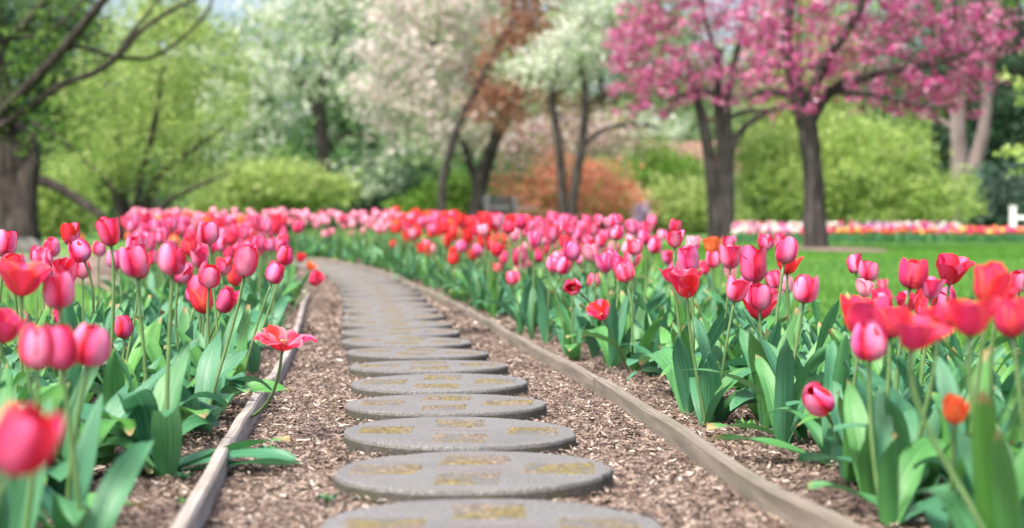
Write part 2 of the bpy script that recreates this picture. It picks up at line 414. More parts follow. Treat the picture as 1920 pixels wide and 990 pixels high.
while s < d[-1] and k < 23:
    x, y = np.interp(s, d, SC[:, 0]), np.interp(s, d, SC[:, 1])
    note = {0: 'cut off by the picture bottom', 1: 'with grey and ochre moss squares', 2: 'with a pinkish line across its middle'}.get(k, 'with ochre moss squares' if k < 9 else 'blurred')
    t = thing('stepping_stone', (x, y, gz(y)), f'round stepping stone, {ordn[k]} from the viewer, {note}', 'stepping stone', 'round stepping stones along the mulch path', U(-.06, .06)-.05*(k > 5))
    t.rotation_euler.x = U(-.012, .012)+math.atan(.0034*max(0, y-6)); t.rotation_euler.y = U(-.014, .014)
    t.scale.z = 1.12; ob('slab', SM[k % 6], t)
    for a, (mx, my) in enumerate(((-.158, 0), (.158, 0), (0, .118), (0, -.118))):
        o = ob('moss_patch', MM[(k*3+a) % 6], t, (mx, my, 0))
        o.rotation_euler.z = (math.pi*a if a < 2 else 0)+U(-.06, .06); o.scale = (U(.88, 1.06), U(.85, 1.05), 1)
    if k < 3: ob('inlay_line', lineme, t)
    s += .588 if k < 8 else .56; k += 1
stone_xy = [(o.location.x, o.location.y) for o in COL.objects if o.name.startswith('stepping_stone')]

# ------------------------------------------------------------------ wood chips (uncountable)
def chips(name, n, y0, y1, big, seed, label, fade=True):
    q = np.random.RandomState(seed)
    y = y0+(y1-y0)*q.rand(n*2)**1.25
    lx = np.interp(y, LT[:, 1], LT[:, 0]); rx = np.interp(y, RT[:, 1], RT[:, 0])
    x = (lx-.75)+(rx-lx+1.6)*q.rand(n*2)
    keep = np.ones(n*2, bool)
    for sx, sy in stone_xy: keep &= (x-sx)**2+(y-sy)**2 > .247**2
    keep &= np.abs(x-lx+.017) > .024; keep &= np.abs(x-rx-.017) > .024
    keep &= np.abs(x) < y*.36+.2
    x, y = x[keep][:n], y[keep][:n]; n = len(x)
    L = (.0055+.012*q.rand(n)**1.8)*big; W = L*(.18+.3*q.rand(n)); lg = q.rand(n) < .05; L = np.where(lg, L*2.2, L); W = np.where(lg, W*.9, W)
    a = q.rand(n)*6.283; tl = q.randn(n)*.28; rl = q.randn(n)*.35
    dx = np.stack([np.cos(a)*np.cos(tl), np.sin(a)*np.cos(tl), np.sin(tl)], 1)
    sd_ = np.stack([-np.sin(a)*np.cos(rl), np.cos(a)*np.cos(rl), np.sin(rl)], 1)
    up = np.cross(dx, sd_)
    C = np.stack([x, y, GZ(y)+.007+.009*q.rand(n)*big], 1)
    l, w_ = (L/2)[:, None], (W/2)[:, None]
    V = np.stack([C-dx*l-sd_*w_, C-dx*l*.9+up*w_*.5, C-dx*l*1.05+sd_*w_*.9, C+dx*l-sd_*w_*.8, C+dx*l*1.1+up*w_*.5, C+dx*l*.92+sd_*w_], 1).reshape(-1, 3)
    b = np.arange(n)*6
    Fc = np.concatenate([np.stack([b, b+3, b+4, b+1], 1), np.stack([b+1, b+4, b+5, b+2], 1)])
    return tag(ob(name, mesh(name, V, Fc, CHIP, smooth=False)), label, 'wood chips', kind='stuff')
chips('wood_chips', 175000, 2.0, 8.5, 1.0, 3, 'pale brown wood chips covering the path and the bed margins')
chips('wood_chips', 22000, 7.5, 15, 2.0, 4, 'blurred wood chips covering the far part of the path')

# ------------------------------------------------------------------ tulip geometry
def wp(v, p=.55, q_=.42):
    f = (v+.03)**p*(1.02-v)**q_; m = p/(p+q_); return f/((m+.03)**p*(1.02-m)**q_)
def petal(th, L, W, prof, cup, q, ruffle=0, fringe=0, nu=7, nv=10, rs=1.0):
    vv = np.linspace(0, 1, nv); ph = np.radians(np.interp(vv, [p[0] for p in prof], [p[1] for p in prof]))
    r = np.zeros(nv); z = np.zeros(nv); r[0] = .003
    for i in range(1, nv):
        m = (ph[i]+ph[i-1])/2; dl = L/(nv-1); r[i] = r[i-1]+dl*math.cos(m); z[i] = z[i-1]+dl*math.sin(m)
    r = np.maximum(r, .0015)*rs
    rh = np.array([math.cos(th), math.sin(th), 0]); th_ = np.array([-math.sin(th), math.cos(th), 0]); zh = np.array([0, 0, 1.])
    V = []; uv = []; p1, p2, p3 = q.rand(3)*6.28
    for i in range(nv):
        w_ = W*wp(vv[i]); rho = max(r[i]*1.04, cup); inn = -math.sin(ph[i])*rh+math.cos(ph[i])*zh
        tan = math.cos(ph[i])*rh+math.sin(ph[i])*zh
        for j in range(nu):
            u = 2*j/(nu-1)-1; a = u*w_/rho
            off = rho*(1-math.cos(a))+.0016*(1-min(1, abs(u)*5))
            off += ruffle*(math.sin(u*4+p1+vv[i]*9)*.5+math.sin(vv[i]*14+p2+u*2)*.5)*(abs(u)**1.5+.25)*vv[i]
            P = r[i]*rh+z[i]*zh+rho*math.sin(a)*th_+inn*off
            e = max(abs(u), vv[i]**4)
            if fringe and e > .8: P = P+fringe*(q.randn()*tan*.7+q.randn()*inn*.5+math.copysign(1, u)*th_*q.rand()*.8)*(.4+vv[i])
            V.append(P); uv.append((j/(nu-1), vv[i]))
    Fc = [(i*nu+j, i*nu+j+1, (i+1)*nu+j+1, (i+1)*nu+j) for i in range(nv-1) for j in range(nu-1)]
    return np.array(V), Fc, np.array(uv)
CL = [(0,8),(.12,28),(.3,72),(.5,90),(.8,104),(1,122)]
CL2 = [(0,8),(.12,30),(.3,74),(.5,88),(.8,98),(1,108)]
CUP = [(0,8),(.15,30),(.35,68),(.6,84),(1,80)]
OPN = [(0,8),(.2,40),(.45,66),(.75,69),(1,46)]
SPL = [(0,4),(.3,36),(.6,42),(.85,18),(1,-25)]
SHAPES = {  # name: (profile, width m, petal W factor, cup, ruffle, jitter deg, fringe)
 'egg': (CL, .052, .0245, .02, .0014, 9, 0), 'oval': (CL2, .052, .0245, .02, .0018, 11, 0), 'bud': (CL, .040, .030, .02, 0, 3, 0),
 'cup': (CUP, .060, .030, .024, .002, 9, 0), 'open': (OPN, .084, .033, .030, .0035, 14, 0),
 'parrot': (CL2, .057, .034, .022, .006, 12, .0012), 'splay': (SPL, .118, .033, .030, .005, 18, .0026)}
FM = {}
INNER = {'pink': 'crimson', 'rose': 'crimson'}
PM['crimson'] = petal_mat('petal_inner_red', (.74,.05,.15), (.68,.022,.07), (.62,.012,.035), (.40,.08,.10))
def flower_data(shape, seed, lo):
    prof, width, W, cup, ruf, jit, fr = SHAPES[shape]; q = np.random.RandomState(seed*31+len(shape)*7)
    nu, nv = (5, 6) if lo else (9, 14); out = []
    for k in range(6):
        inner = k >= 3; dj = q.randn()*jit
        if shape in ('cup', 'open') and q.rand() < .2: dj -= 20
        pr = [(v, a+dj*v-(0 if not inner else 0)) for v, a in prof]
        th = (k % 3)*2.0944+(1.047 if inner else 0)+q.randn()*.06
        L = .088*(1+q.randn()*.055)*(.95 if inner else 1)
        out.append(petal(th, L, W*(1.1 if inner else 1)*(1+q.randn()*.04), pr, cup, q, ruf, fr, nu, nv, .9 if inner else 1.0))
    mx = np.percentile(np.concatenate([np.linalg.norm(p[0][:, :2], axis=1) for p in out]), 97)
    sc = width/2/mx*{'cup': 1.16, 'open': 1.2, 'splay': 1.15, 'parrot': 1.1}.get(shape, 1.12)
    if shape in ('egg', 'oval', 'bud'):
        zt = max(p[0][:, 2].max() for p in out)*sc; zs = (width*(1.45 if shape == 'bud' else 1.22))/zt
    else: zs = 1
    out = [(p[0]*sc*np.array([1, 1, zs]), p[1], p[2]) for p in out]
    top = max(p[0][:, 2].max() for p in out); return out, top
def core():
    A = Acc(); V, Fc, uv = tube([(0, 0, 0), (0, 0, .012), (0, 0, .022), (0, 0, .024)], [.003, .0035, .003, .0045], 6); A.add(V, Fc, uv, 1)
    for k in range(6):
        a = k*1.047+.3; c, s_ = math.cos(a), math.sin(a)
        V, Fc, uv = tube([(0.003*c, .003*s_, 0), (.008*c, .008*s_, .010), (.0095*c, .0095*s_, .014), (.0105*c, .0105*s_, .024)], [.001, .001, .0022, .0014], 5); A.add(V, Fc, uv, 2)
    return A
def flower(shape, colour, seed, lo=False):
    key = (shape, colour, seed, lo)
    if key not in FM:
        P, top = flower_data(shape, seed, lo); A = Acc()
        if not lo:
            c = core(); A.add(np.concatenate(c.V), c.F, np.concatenate(c.T), c.M)
        for p in (P if lo else P[3:]): A.add(p[0], p[1], p[2], 0)
        me = A.mesh('tulip_flower', [PM[INNER.get(colour, colour) if not lo else colour], PIST, ANTH])
        outs = [] if lo else [mesh('petal', p[0], p[1], PM[colour], p[2]) for p in P[:3]]
        FM[key] = (me, outs, top)
    return FM[key]
def leaf_data(L, W, a0, bend, twist, fold, seed, nv=14, nu=5, wave=.004):
    q = np.random.RandomState(seed); vv = np.linspace(0, 1, nv); V = []; uv = []; P = np.zeros(3); p1 = q.rand()*6.28
    for i, v in enumerate(vv):
        a = a0+bend*v**1.4; T = np.array([math.sin(a), 0, math.cos(a)])
        if i: P = P+T*L/(nv-1)
        nrm0 = np.array([-math.cos(a), 0, math.sin(a)]); sd0 = np.array([0, 1., 0]); tw = twist*v
        sd_ = sd0*math.cos(tw)+nrm0*math.sin(tw); nrm = -sd0*math.sin(tw)+nrm0*math.cos(tw)
        w_ = W*max(.02, ((v+.05)**.5*(1.0-v)**.62)/.62); f = fold*(1-.75*v)
        for j in range(nu):
            u = 2*j/(nu-1)-1
            p = P+sd_*u*w_*math.cos(f)+nrm*abs(u)*w_*math.sin(f)+nrm*u*abs(u)*wave*math.sin(v*9+p1)*2*v
            p[2] = max(p[2], .010+.006*v) if i else p[2]
            V.append(p); uv.append((j/(nu-1), v))
    Fc = [(i*nu+j, i*nu+j+1, (i+1)*nu+j+1, (i+1)*nu+j) for i in range(nv-1) for j in range(nu-1)]
    return np.array(V), Fc, np.array(uv)
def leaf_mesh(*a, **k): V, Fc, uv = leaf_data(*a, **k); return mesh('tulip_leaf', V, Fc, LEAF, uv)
LSPEC = [  # L, W, a0, bend, twist, fold
 (.27,.023,.12,.35,.3,.7), (.25,.027,.2,.7,-.4,.6), (.27,.033,.3,1.4,.5,.45), (.23,.040,.5,1.5,.2,.35), (.26,.024,.08,.3,-.5,.7),
 (.24,.029,.25,.9,.9,.5), (.25,.036,.7,1.1,-.3,.45), (.21,.042,.75,1.3,.6,.3), (.27,.023,.15,.6,.2,.7), (.27,.036,.35,1.9,-.6,.4), (.21,.027,.1,.5,1.0,.6), (.26,.024,.22,.6,-.9,.6)]
LM = [leaf_mesh(*s_, seed=i) for i, s_ in enumerate(LSPEC)]
LML = [leaf_mesh(*s_, seed=i, nv=7, nu=3) for i, s_ in enumerate(LSPEC)]
UPR = [0, 1, 4, 5, 8, 10, 11]; FLOP = [2, 3, 6, 7, 9]
def add_leaf(t, i, rz, sc=1.0, lo=False, off=.006):
    o = ob('leaf', (LML if lo else LM)[i], t, (math.cos(rz)*off, math.sin(rz)*off, 0)); o.rotation_euler = (U(-.1, .1), U(-.08, .1), rz); o.scale = (sc, sc*1.15, sc); return o
def bez(P0, P1, P2, P3, n):
    t = np.linspace(0, 1, n)[:, None]; P0, P1, P2, P3 = map(np.asarray, (P0, P1, P2, P3))
    return P0*(1-t)**3+3*P1*t*(1-t)**2+3*P2*t*t*(1-t)+P3*t**3

PLANTS = []      # (x, y) of every plant base set so far
HEADS = []       # (px, py, w, Z)
def depth(w, W):
    if w > F*W/4.2: return (F*W+29)/(w+7)
    return (F*W-29)/max(w-7, 4)
CATS = ('tulip',)
def hero(cx, cy, w, shape, colour, label, base=None, tilt=None, leaves=None, W=None, seed=None, Zf=None):
    Wr = W or SHAPES[shape][1]; Z = Zf or depth(w, Wr)
    if Zf: Wr = max(w-28*abs(1/Zf-1/4.2), 6)*Zf/F
    if base is not None and len(base) == 3: Z = base[2]
    C = at(cx, cy, Z)
    if base is not None: bx, by = hit(base[0], base[1]) if len(base) == 2 else hit(base[0], base[1])
    else:
        bx, by = C.x+U(-.05, .05), C.y+U(-.03, .05); le, re = np.interp(by, LT[:130, 1], LT[:130, 0]), np.interp(by, RT[:130, 1], RT[:130, 0])
        bx = min(bx, le-.11) if bx < (le+re)/2 else max(bx, re+.15)
    g = gz(by); B = Vector((bx, by, g))
    ax = Vector((tilt[0], tilt[1], 1)).normalized() if tilt else Vector(((C.x-bx)*1.0+U(-.06, .06), (C.y-by)*.8+U(-.05, .05)-.03, C.z-g)).normalized()
    me, outs, top = flower(shape, colour, rnd.randint(0, 8) if seed is None else seed)
    sc = Wr/SHAPES[shape][1]
    foot = C-ax*top*sc*.5
    t = thing('tulip', B, label, 'tulip', 'tulips in the flower beds')
    rel = foot-B; h = rel.length
    pts = bez((0, 0, -.01), Vector((U(-.02, .02)+rel.x*.25, rel.y*.25, h*.35)) if base is None else Vector((rel.x*.45, rel.y*.45, max(.03, rel.z*.15))), np.array(rel-ax*h*.32), np.array(rel+ax*.002), 12)
    V, Fc, uv = tube(pts, np.linspace(.0046, .0034, 12), 7); ob('stem', mesh('tulip_stem', V, Fc, STEM, uv), t)
    f = ob('flower', me, t, rel); f.rotation_mode = 'QUATERNION'
    f.rotation_quaternion = Vector((0, 0, 1)).rotation_difference(ax) @ Quaternion((0, 0, 1), U(0, 6.28)); f.scale = (sc,)*3
    for m in outs: ob('petal', m, f)
    nl = leaves if leaves is not None else rnd.choice([4, 4, 5])
    a0 = U(0, 6.28)
    left = bx < np.interp(by, LT[:130, 1], LT[:130, 0]); ed = np.interp(by, LT[:130, 1], LT[:130, 0])-bx if left else bx-np.interp(by, RT[:130, 1], RT[:130, 0])
    for k in range(nl):
        rz = a0+k*2.3+U(-.4, .4) if ed > .32 else (math.pi if left else 0)+(k/max(1, nl-1)-.5)*3.6+U(-.3, .3)
        add_leaf(t, rnd.choice(UPR if k < 1 else FLOP+UPR[:2]), rz, U(.85, 1.12)*min(1.15, max(.7, (C.z-g)/.36)))
    PLANTS.append((bx, by)); HEADS.append((cx, cy, w, Z)); return t

# ------------------------------------------------------------------ the tulips one can tell apart
# left bed, front to back
hero(42, 825, 125, 'egg', 'rose', 'huge out-of-focus crimson tulip at the lower left edge, nearest to the viewer', leaves=3, seed=2)
hero(8, 612, 74, 'cup', 'coral', 'blurred orange-red tulip cut by the left edge above the nearest crimson one', leaves=4)
hero(70, 650, 66, 'bud', 'pink', 'tall pink tulip pressed against a red one, left of the pair', Zf=2.2)
hero(114, 652, 64, 'bud', 'rose', 'red tulip pressed against a pink one, right of the pair', Zf=2.35)
hero(172, 647, 72, 'egg', 'pink', 'large plump pink tulip with a dark red seam beside the pressed pair', seed=1)
hero(232, 613, 31, 'bud', 'rose', 'low narrow closed pink bud wrapped between two upright leaves')
hero(42, 524, 96, 'open', 'coral', 'big blurred coral tulip with flared petals at the left edge', tilt=(.1, -.15))
hero(38, 600, 32, 'oval', 'pink', 'small pink tulip showing behind the orange-red one at the left edge')
hero(117, 592, 33, 'oval', 'pink', 'pink tulip directly under the round pink one, half hidden by the pair')
hero(108, 545, 60, 'egg', 'pink', 'round pink tulip in front of the cluster beside the flared coral one', seed=3)
hero(122, 512, 44, 'cup', 'rose', 'ragged red and pink tulip tucked behind the round pink one')
hero(82, 497, 38, 'parrot', 'pink', 'ruffled pink tulip behind the flared coral one')
hero(24, 500, 44, 'oval', 'pink', 'pale-topped pink tulip rising behind the flared coral one')
hero(8, 456, 42, 'oval', 'pink', 'pink tulip cut by the left edge in front of the big dark trunk')
hero(72, 477, 30, 'egg', 'rose', 'red-sided tulip half hidden left of the oval pink one below the trunk')
hero(96, 464, 32, 'egg', 'pink', 'oval pink tulip standing below the yellow-green grass beside the trunk')
hero(132, 438, 37, 'oval', 'pink', 'tall pink tulip with two pale lobes left of the highest rose one')
hero(154, 444, 15, 'cup', 'orange', 'small blurred orange tulip peeping behind the two-lobed pink one')
hero(149, 470, 38, 'egg', 'pink', 'pink tulip tipped over sideways below the two-lobed one', tilt=(-.45, -.1))
hero(205, 434, 47, 'oval', 'rose', 'highest tulip of the left bed, deep rose with red side petals', leaves=3, seed=1)
hero(187, 466, 27, 'egg', 'pink', 'small pink tulip just below and left of the highest rose one')
hero(155, 504, 32, 'egg', 'pink', 'neat pink tulip with dark red lower petals right of the ragged cluster')
hero(253, 490, 52, 'egg', 'pink', 'plump pink tulip with red flank, left of the biggest pink pair', seed=2)
hero(262, 500, 38, 'oval', 'rose', 'dark tulip mostly hidden behind the plump pink one with red flank')
hero(287, 482, 25, 'oval', 'pink', 'slim pale pink tulip between the plump one and the big pink one')
hero(325, 486, 54, 'egg', 'pink', 'big bright pink tulip with red left petal in the middle of the left bed', seed=4, leaves=4)
hero(341, 511, 36, 'oval', 'pink', 'pink tulip leaning out behind the big bright pink one', tilt=(.25, -.05))
hero(362, 499, 22, 'egg', 'pink', 'small pink tulip to the right of the leaning one')
hero(391, 436, 37, 'egg', 'pink', 'tall single pink tulip on a dark stem above the far crowd', leaves=2, seed=0)
hero(374, 484, 34, 'cup', 'pink', 'blurred pink tulip behind the stem of the tall single one')
hero(394, 517, 40, 'egg', 'pink', 'rounded pink tulip below the tall single one', seed=3)
hero(420, 498, 30, 'oval', 'pink', 'pink tulip with red seam right of the rounded one')
hero(462, 488, 47, 'parrot', 'pink', 'striped pink tulip with folded petals in the right part of the left bed')
hero(486, 455, 26, 'oval', 'pink', 'left one of a touching pair of pink tulips above the path bend', )
hero(505, 458, 26, 'egg', 'pink', 'right one of a touching pair of pink tulips above the path bend')
hero(517, 512, 35, 'oval', 'pink', 'single pink tulip standing free over the leaves beside the path', leaves=3, seed=2)
hero(536, 479, 32, 'egg', 'rose', 'dark pink tulip above the free-standing one')
hero(531, 451, 27, 'egg', 'pink', 'pink tulip at the right end of the crowd above the dark pink one')
hero(564, 483, 22, 'cup', 'red', 'small red tulip right of the dark pink one')
hero(582, 499, 27, 'open', 'orange', 'blurred orange-red tulip hanging over the left edging', W=.072)
hero(592, 522, 29, 'cup', 'coral', 'blurred red and pink tulip hanging lowest over the far left edging')
hero(424, 563, 38, 'parrot', 'rose', 'nodding ruffled rose tulip among the leaves', tilt=(.5, -.3), base=(395, 690, 4.9))
hero(517, 592, 24, 'cup', 'pale', 'small pale pink tulip low among the leaves by the edging')
hero(268, 450, 30, 'cup', 'pink', 'blurred pink tulip behind the plump pink one with red flank, upper')
hero(250, 458, 30, 'egg', 'pink', 'blurred pink tulip left above the plump pink one with red flank')
hero(298, 445, 24, 'egg', 'pink', 'oval pink tulip high between the plump and the big bright pink ones')
hero(435, 446, 28, 'cup', 'coral', 'blurred coral pink tulip right of the tall single one')
hero(413, 458, 26, 'egg', 'pink', 'blurred pink tulip next to the tall single one, below the coral one')
FRINGE = hero(530, 640, 118, 'splay', 'fringe', 'wide open fringed red tulip with whitish petal edges leaning over the edging', base=(420, 792, 3.75), tilt=(.10, -.22), leaves=0, seed=3)
# right bed, front to back
hero(1668, 602, 62, 'cup', 'coral', 'coral tulip squeezed between the broad cup and the wide open scarlet one', Zf=2.9)
hero(1762, 606, 66, 'open', 'coral', 'flared red tulip squeezed between the scarlet and the flared coral ones', Zf=2.75)
hero(1876, 566, 62, 'cup', 'rose', 'rose tulip wedged between the three-petalled one and the right edge', Zf=2.8)
hero(1746, 540, 48, 'cup', 'pink', 'pink cup tulip right of the tall coral-rose one', Zf=3.3)
hero(1655, 566, 44, 'oval', 'pink', 'pink tulip rising behind the broad coral cup', Zf=3.4)
hero(1895, 592, 78, 'cup', 'coral', 'blurred coral tulip cut by the right edge', leaves=4, W=.055)
hero(1908, 528, 36, 'oval', 'pink', 'pink tulip showing above the coral one at the right edge')
hero(1856, 532, 76, 'cup', 'coral', 'blurred coral tulip with three upright petals near the right edge', seed=1, W=.055)
hero(1820, 592, 108, 'open', 'coral', 'wide flared coral red tulip in front of the three-petalled one', leaves=4, tilt=(.05, .0), seed=1, W=.072)
hero(1715, 622, 112, 'open', 'coral', 'wide open scarlet tulip showing its dark centre, left of the flared coral one', leaves=4, tilt=(.1, -.28), seed=4, W=.074)
hero(1630, 640, 66, 'egg', 'pink', 'smooth closed pink tulip in front of the wide open scarlet one', leaves=4, seed=0, W=.052)
hero(1616, 590, 88, 'cup', 'coral', 'broad coral cup-shaped tulip behind the smooth closed pink one', Zf=3.1)
hero(1713, 512, 52, 'oval', 'coral', 'tall coral-rose tulip above the lawn with one petal flung out', seed=3, W=.052)
hero(1783, 508, 64, 'open', 'rose', 'open deep red tulip with dark heart standing against the lawn', W=.075, tilt=(.05, -.35), seed=2)
hero(1700, 566, 44, 'cup', 'pink', 'pink tulip under the tall coral-rose one')
hero(1736, 566, 42, 'parrot', 'rose', 'ruffled rose tulip between the open deep red and the scarlet ones')
hero(1772, 562, 40, 'parrot', 'pink', 'ragged pink tulip under the open deep red one')
hero(1535, 749, 56, 'egg', 'pink', 'low lone pink tulip on a bent stem near the right edging', base=(1622, 893), leaves=0, seed=1)
hero(1790, 770, 54, 'cup', 'orange', 'low orange tulip deep among the leaves at the lower right', Zf=2.35, leaves=3)
hero(1588, 652, 24, 'oval', 'pink', 'small pink tulip left of the smooth closed one, low down')
hero(1811, 652, 24, 'egg', 'rose', 'small rose tulip low under the flared coral one')
hero(1601, 495, 32, 'oval', 'pink', 'round pink tulip alone at the left of the group against the lawn')
hero(1629, 508, 35, 'oval', 'pink', 'pink tulip with pointed petals right of the round one against the lawn')
hero(1622, 540, 42, 'cup', 'pale', 'light pink cup tulip below the round one against the lawn')
hero(1654, 535, 25, 'oval', 'pink', 'narrow pink tulip beside the light pink cup')
hero(1510, 541, 47, 'egg', 'pink', 'egg-shaped pink tulip standing alone right of the dense middle group', leaves=4, seed=3)
hero(1425, 557, 42, 'egg', 'pink', 'closed pink tulip in front of a spread one in the middle group', seed=2, Zf=4.1)
hero(1424, 568, 84, 'open', 'pink', 'spread pink tulip with pointed petals right behind the closed one', W=.084, tilt=(.05, .1), seed=3, Zf=4.25)
hero(1381, 543, 42, 'cup', 'pink', 'tall pink cup tulip left of the closed and spread pair', W=.054, seed=2)
hero(1449, 526, 31, 'oval', 'pink', 'pink tulip behind the closed one, upper right of it')
hero(1476, 532, 30, 'oval', 'pale', 'pale pink tulip left of the egg-shaped lone one')
hero(1412, 494, 47, 'parrot', 'rose', 'tattered red and pink tulip with curled petals', Zf=4.5, seed=1)
hero(1473, 469, 42, 'egg', 'pink', 'highest pink tulip right in the middle group with a red side petal', seed=4)
hero(1477, 493, 46, 'cup', 'red', 'red tulip right behind the highest pink one')
hero(1436, 453, 30, 'egg', 'pink', 'pink tulip left behind the highest one')
hero(1462, 452, 30, 'cup', 'pink', 'wide pink tulip peeping over the highest one')
hero(1370, 512, 26, 'cup', 'pale', 'pale tulip hidden below the slender one')
hero(1365, 456, 28, 'oval', 'pink', 'slender pink tulip on a straight pale stem above a red-pink one', seed=1)
hero(1370, 481, 40, 'cup', 'pink', 'wide pink tulip behind the slender one')
hero(1335, 462, 32, 'cup', 'orange', 'orange-topped tulip behind a pale pink one')
hero(1338, 487, 29, 'egg', 'pink', 'pink tulip in front of the orange-topped one')
hero(1322, 502, 26, 'oval', 'pink', 'narrow pink tulip left below the orange-topped one')
hero(1287, 532, 64, 'open', 'fringe', 'open bowl-shaped rose tulip with frilled rim', Zf=4.0, tilt=(-.05, -.05), seed=2, leaves=4)
hero(1257, 514, 34, 'cup', 'pink', 'squared pink tulip with dark left edge beside the frilled bowl', Zf=4.25)
hero(1289, 489, 42, 'parrot', 'pink', 'parrot-like magenta tulip with curled petals above the frilled bowl', seed=3)
hero(1298, 458, 32, 'cup', 'pale', 'pale pink tulip behind the parrot-like one')
hero(1265, 448, 38, 'cup', 'pink', 'pink tulip with red middle seam under a red one', W=.054, seed=4)
hero(1266, 424, 25, 'egg', 'rose', 'topmost red tulip of the right bed behind the seamed one')
hero(1252, 482, 28, 'cup', 'pink', 'pink tulip half hidden left of the parrot-like one')
hero(1228, 461, 27, 'egg', 'pink', 'blurred pink tulip left of the seamed one')
hero(1240, 440, 22, 'egg', 'pale', 'pale pink tulip peeping left of the seamed one')
hero(1209, 445, 26, 'egg', 'pink', 'upright pink tulip left of the blurred one')
hero(1215, 426, 26, 'cup', 'pink', 'pink tulip with a red fold at the top of the crowd')
hero(1190, 462, 30, 'egg', 'pink', 'pink tulip right above the small grey tag')
hero(1159, 496, 31, 'oval', 'rose', 'red-seamed tulip left of the small grey tag', seed=1)
hero(1150, 484, 30, 'egg', 'pink', 'pink tulip right behind the red-seamed one')
hero(1181, 484, 26, 'egg', 'pink', 'pink tulip touched by the small grey tag')
hero(1074, 539, 35, 'egg', 'pink', 'lone pink tulip bending out over the right edging', base=(1166, 618, 5.5), leaves=0, seed=3)
hero(1057, 499, 29, 'egg', 'pink', 'tilted pink tulip above the lone bending one', tilt=(.5, -.1))
hero(1126, 585, 46, 'open', 'rose', 'fallen rose tulip lying on the leaves beside the lone bending one', W=.072, tilt=(-.5, -.6), base=(1160, 640, 5.3), leaves=2)
hero(1157, 436, 27, 'egg', 'pink', 'pink tulip in the upper row above the red-seamed one')
hero(1152, 414, 25, 'egg', 'pink', 'highest pink tulip in the row below the orange shrub')
hero(1184, 428, 25, 'cup', 'pink', 'pink tulip right of the highest one below the orange shrub')
hero(1128, 452, 24, 'egg', 'pink', 'pink tulip left of the upper row pair')
hero(1112, 430, 26, 'cup', 'pink', 'broad pink tulip in the upper row left')
hero(1085, 440, 22, 'egg', 'pink', 'small pink tulip between two broad ones in the upper row')
hero(1068, 430, 26, 'cup', 'pink', 'broad pink tulip at the left of the upper row')
hero(1037, 437, 30, 'cup', 'pink', 'wide double-looking pink tulip standing apart at the left of the upper row', W=.062 )
hero(1104, 460, 28, 'cup', 'pink', 'pink tulip in the middle row of the crowd below the small one')
hero(1062, 478, 25, 'egg', 'pink', 'pink tulip just above the tilted one')
hero(955, 425, 24, 'egg', 'red', 'round red tulip standing by itself against the grey bench')
hero(991, 425, 23, 'egg', 'pink', 'round pink tulip right of the red one by the bench')
hero(976, 470, 21, 'egg', 'pink', 'round pink tulip right of the yellow one')
hero(958, 470, 15, 'egg', 'yellow', 'right one of the two yellow tulips, between pink ones')
hero(796, 445, 15, 'egg', 'yellow', 'left one of the two yellow tulips, under the red crowd')
hero(906, 431, 22, 'egg', 'pale', 'pale pink tulip shining in front of the red crowd')

# the small grey tag on its stake
c_ = at(1186, 484, 6.35); b_ = Vector((c_.x+.02, c_.y, gz(c_.y)))
t = thing('plant_tag', b_, 'small grey-green tag on a thin brown stake among the pink tulips', 'plant tag')
V, Fc, uv = tube([(0, 0, -.02), (-.008, 0, (c_.z-b_.z)*.5), (c_.x-b_.x, 0, c_.z-b_.z)], .0022, 6); ob('stake', mesh('stake', V, Fc, BARK), t)
V, Fc = box(0, -.004, 0, .018, .003, .036); o = ob('tag', mesh('tag', V, Fc, simple('grey_plastic', [(.16,.20,.18), (.22,.26,.24)], 30, .5), smooth=False), t, tuple(c_-b_)); o.rotation_euler.y = .35

# ------------------------------------------------------------------ big leaves that stand out, as plants without a flower
def plant(x, y, leaves, label, group=None):
    le, re = np.interp(y, LT[:130, 1], LT[:130, 0]), np.interp(y, RT[:130, 1], RT[:130, 0])
    if x < (le+re)/2: x = min(x, le-.10)
    else: x = max(x, re+.13)
    t = thing('tulip_plant', (x, y, gz(y)), label, 'tulip plant', group)
    for L, W, a0, bend, tw, fold, rz in leaves:
        o = ob('leaf', leaf_mesh(L, W, a0, bend, tw, fold, rnd.randint(0, 999), nv=18, nu=7), t); o.rotation_euler.z = math.radians(rz)
    PLANTS.append((x, y)); return t
def P_(px, py): return hit(px, py)
x, y = P_(292, 896); plant(x, y, [(.27,.054,1.2,.6,.35,.35,10), (.28,.034,1.35,.25,-.2,.3,-4), (.24,.040,.3,2.4,.3,.4,200), (.27,.018,1.2,.3,-.7,.6,22)], 'tulip leaves flopping over the left edging, a broad glossy one crossing the board')
x, y = P_(400, 770); plant(x, y, [(.22,.046,.9,1.0,.5,.35,12), (.24,.042,.6,1.5,-.4,.35,-35), (.22,.04,.3,1.8,.6,.4,80), (.26,.034,.25,.5,-.4,.5,170)], 'cluster of curled broad leaves beside the joint of the left boards')
x, y = P_(330, 800); plant(x, y, [(.19,.044,.15,1.2,.9,.35,-20), (.27,.032,.75,.2,.3,.6,38), (.30,.03,.3,.4,-.3,.6,150)], 'tulip leaves with one long blade rising diagonally and a pale folded one')
x, y = P_(130, 905); plant(x, y, [(.38,.032,.74,.2,.2,.5,42), (.22,.046,.35,2.5,.2,.3,-10), (.25,.035,.4,1.2,-.6,.4,160), (.26,.036,.15,.5,.9,.5,-70)], 'tulip leaves with a broad drooping tip above bare mulch, near the crimson tulip')
x, y = P_(385, 735); plant(x, y, [(.18,.036,1.1,.9,.2,.3,5), (.20,.032,1.25,.4,-.2,.3,-20), (.24,.03,.3,.6,.5,.5,120)], 'tulip leaves lying flat over the mulch beside the fringed flower stem')
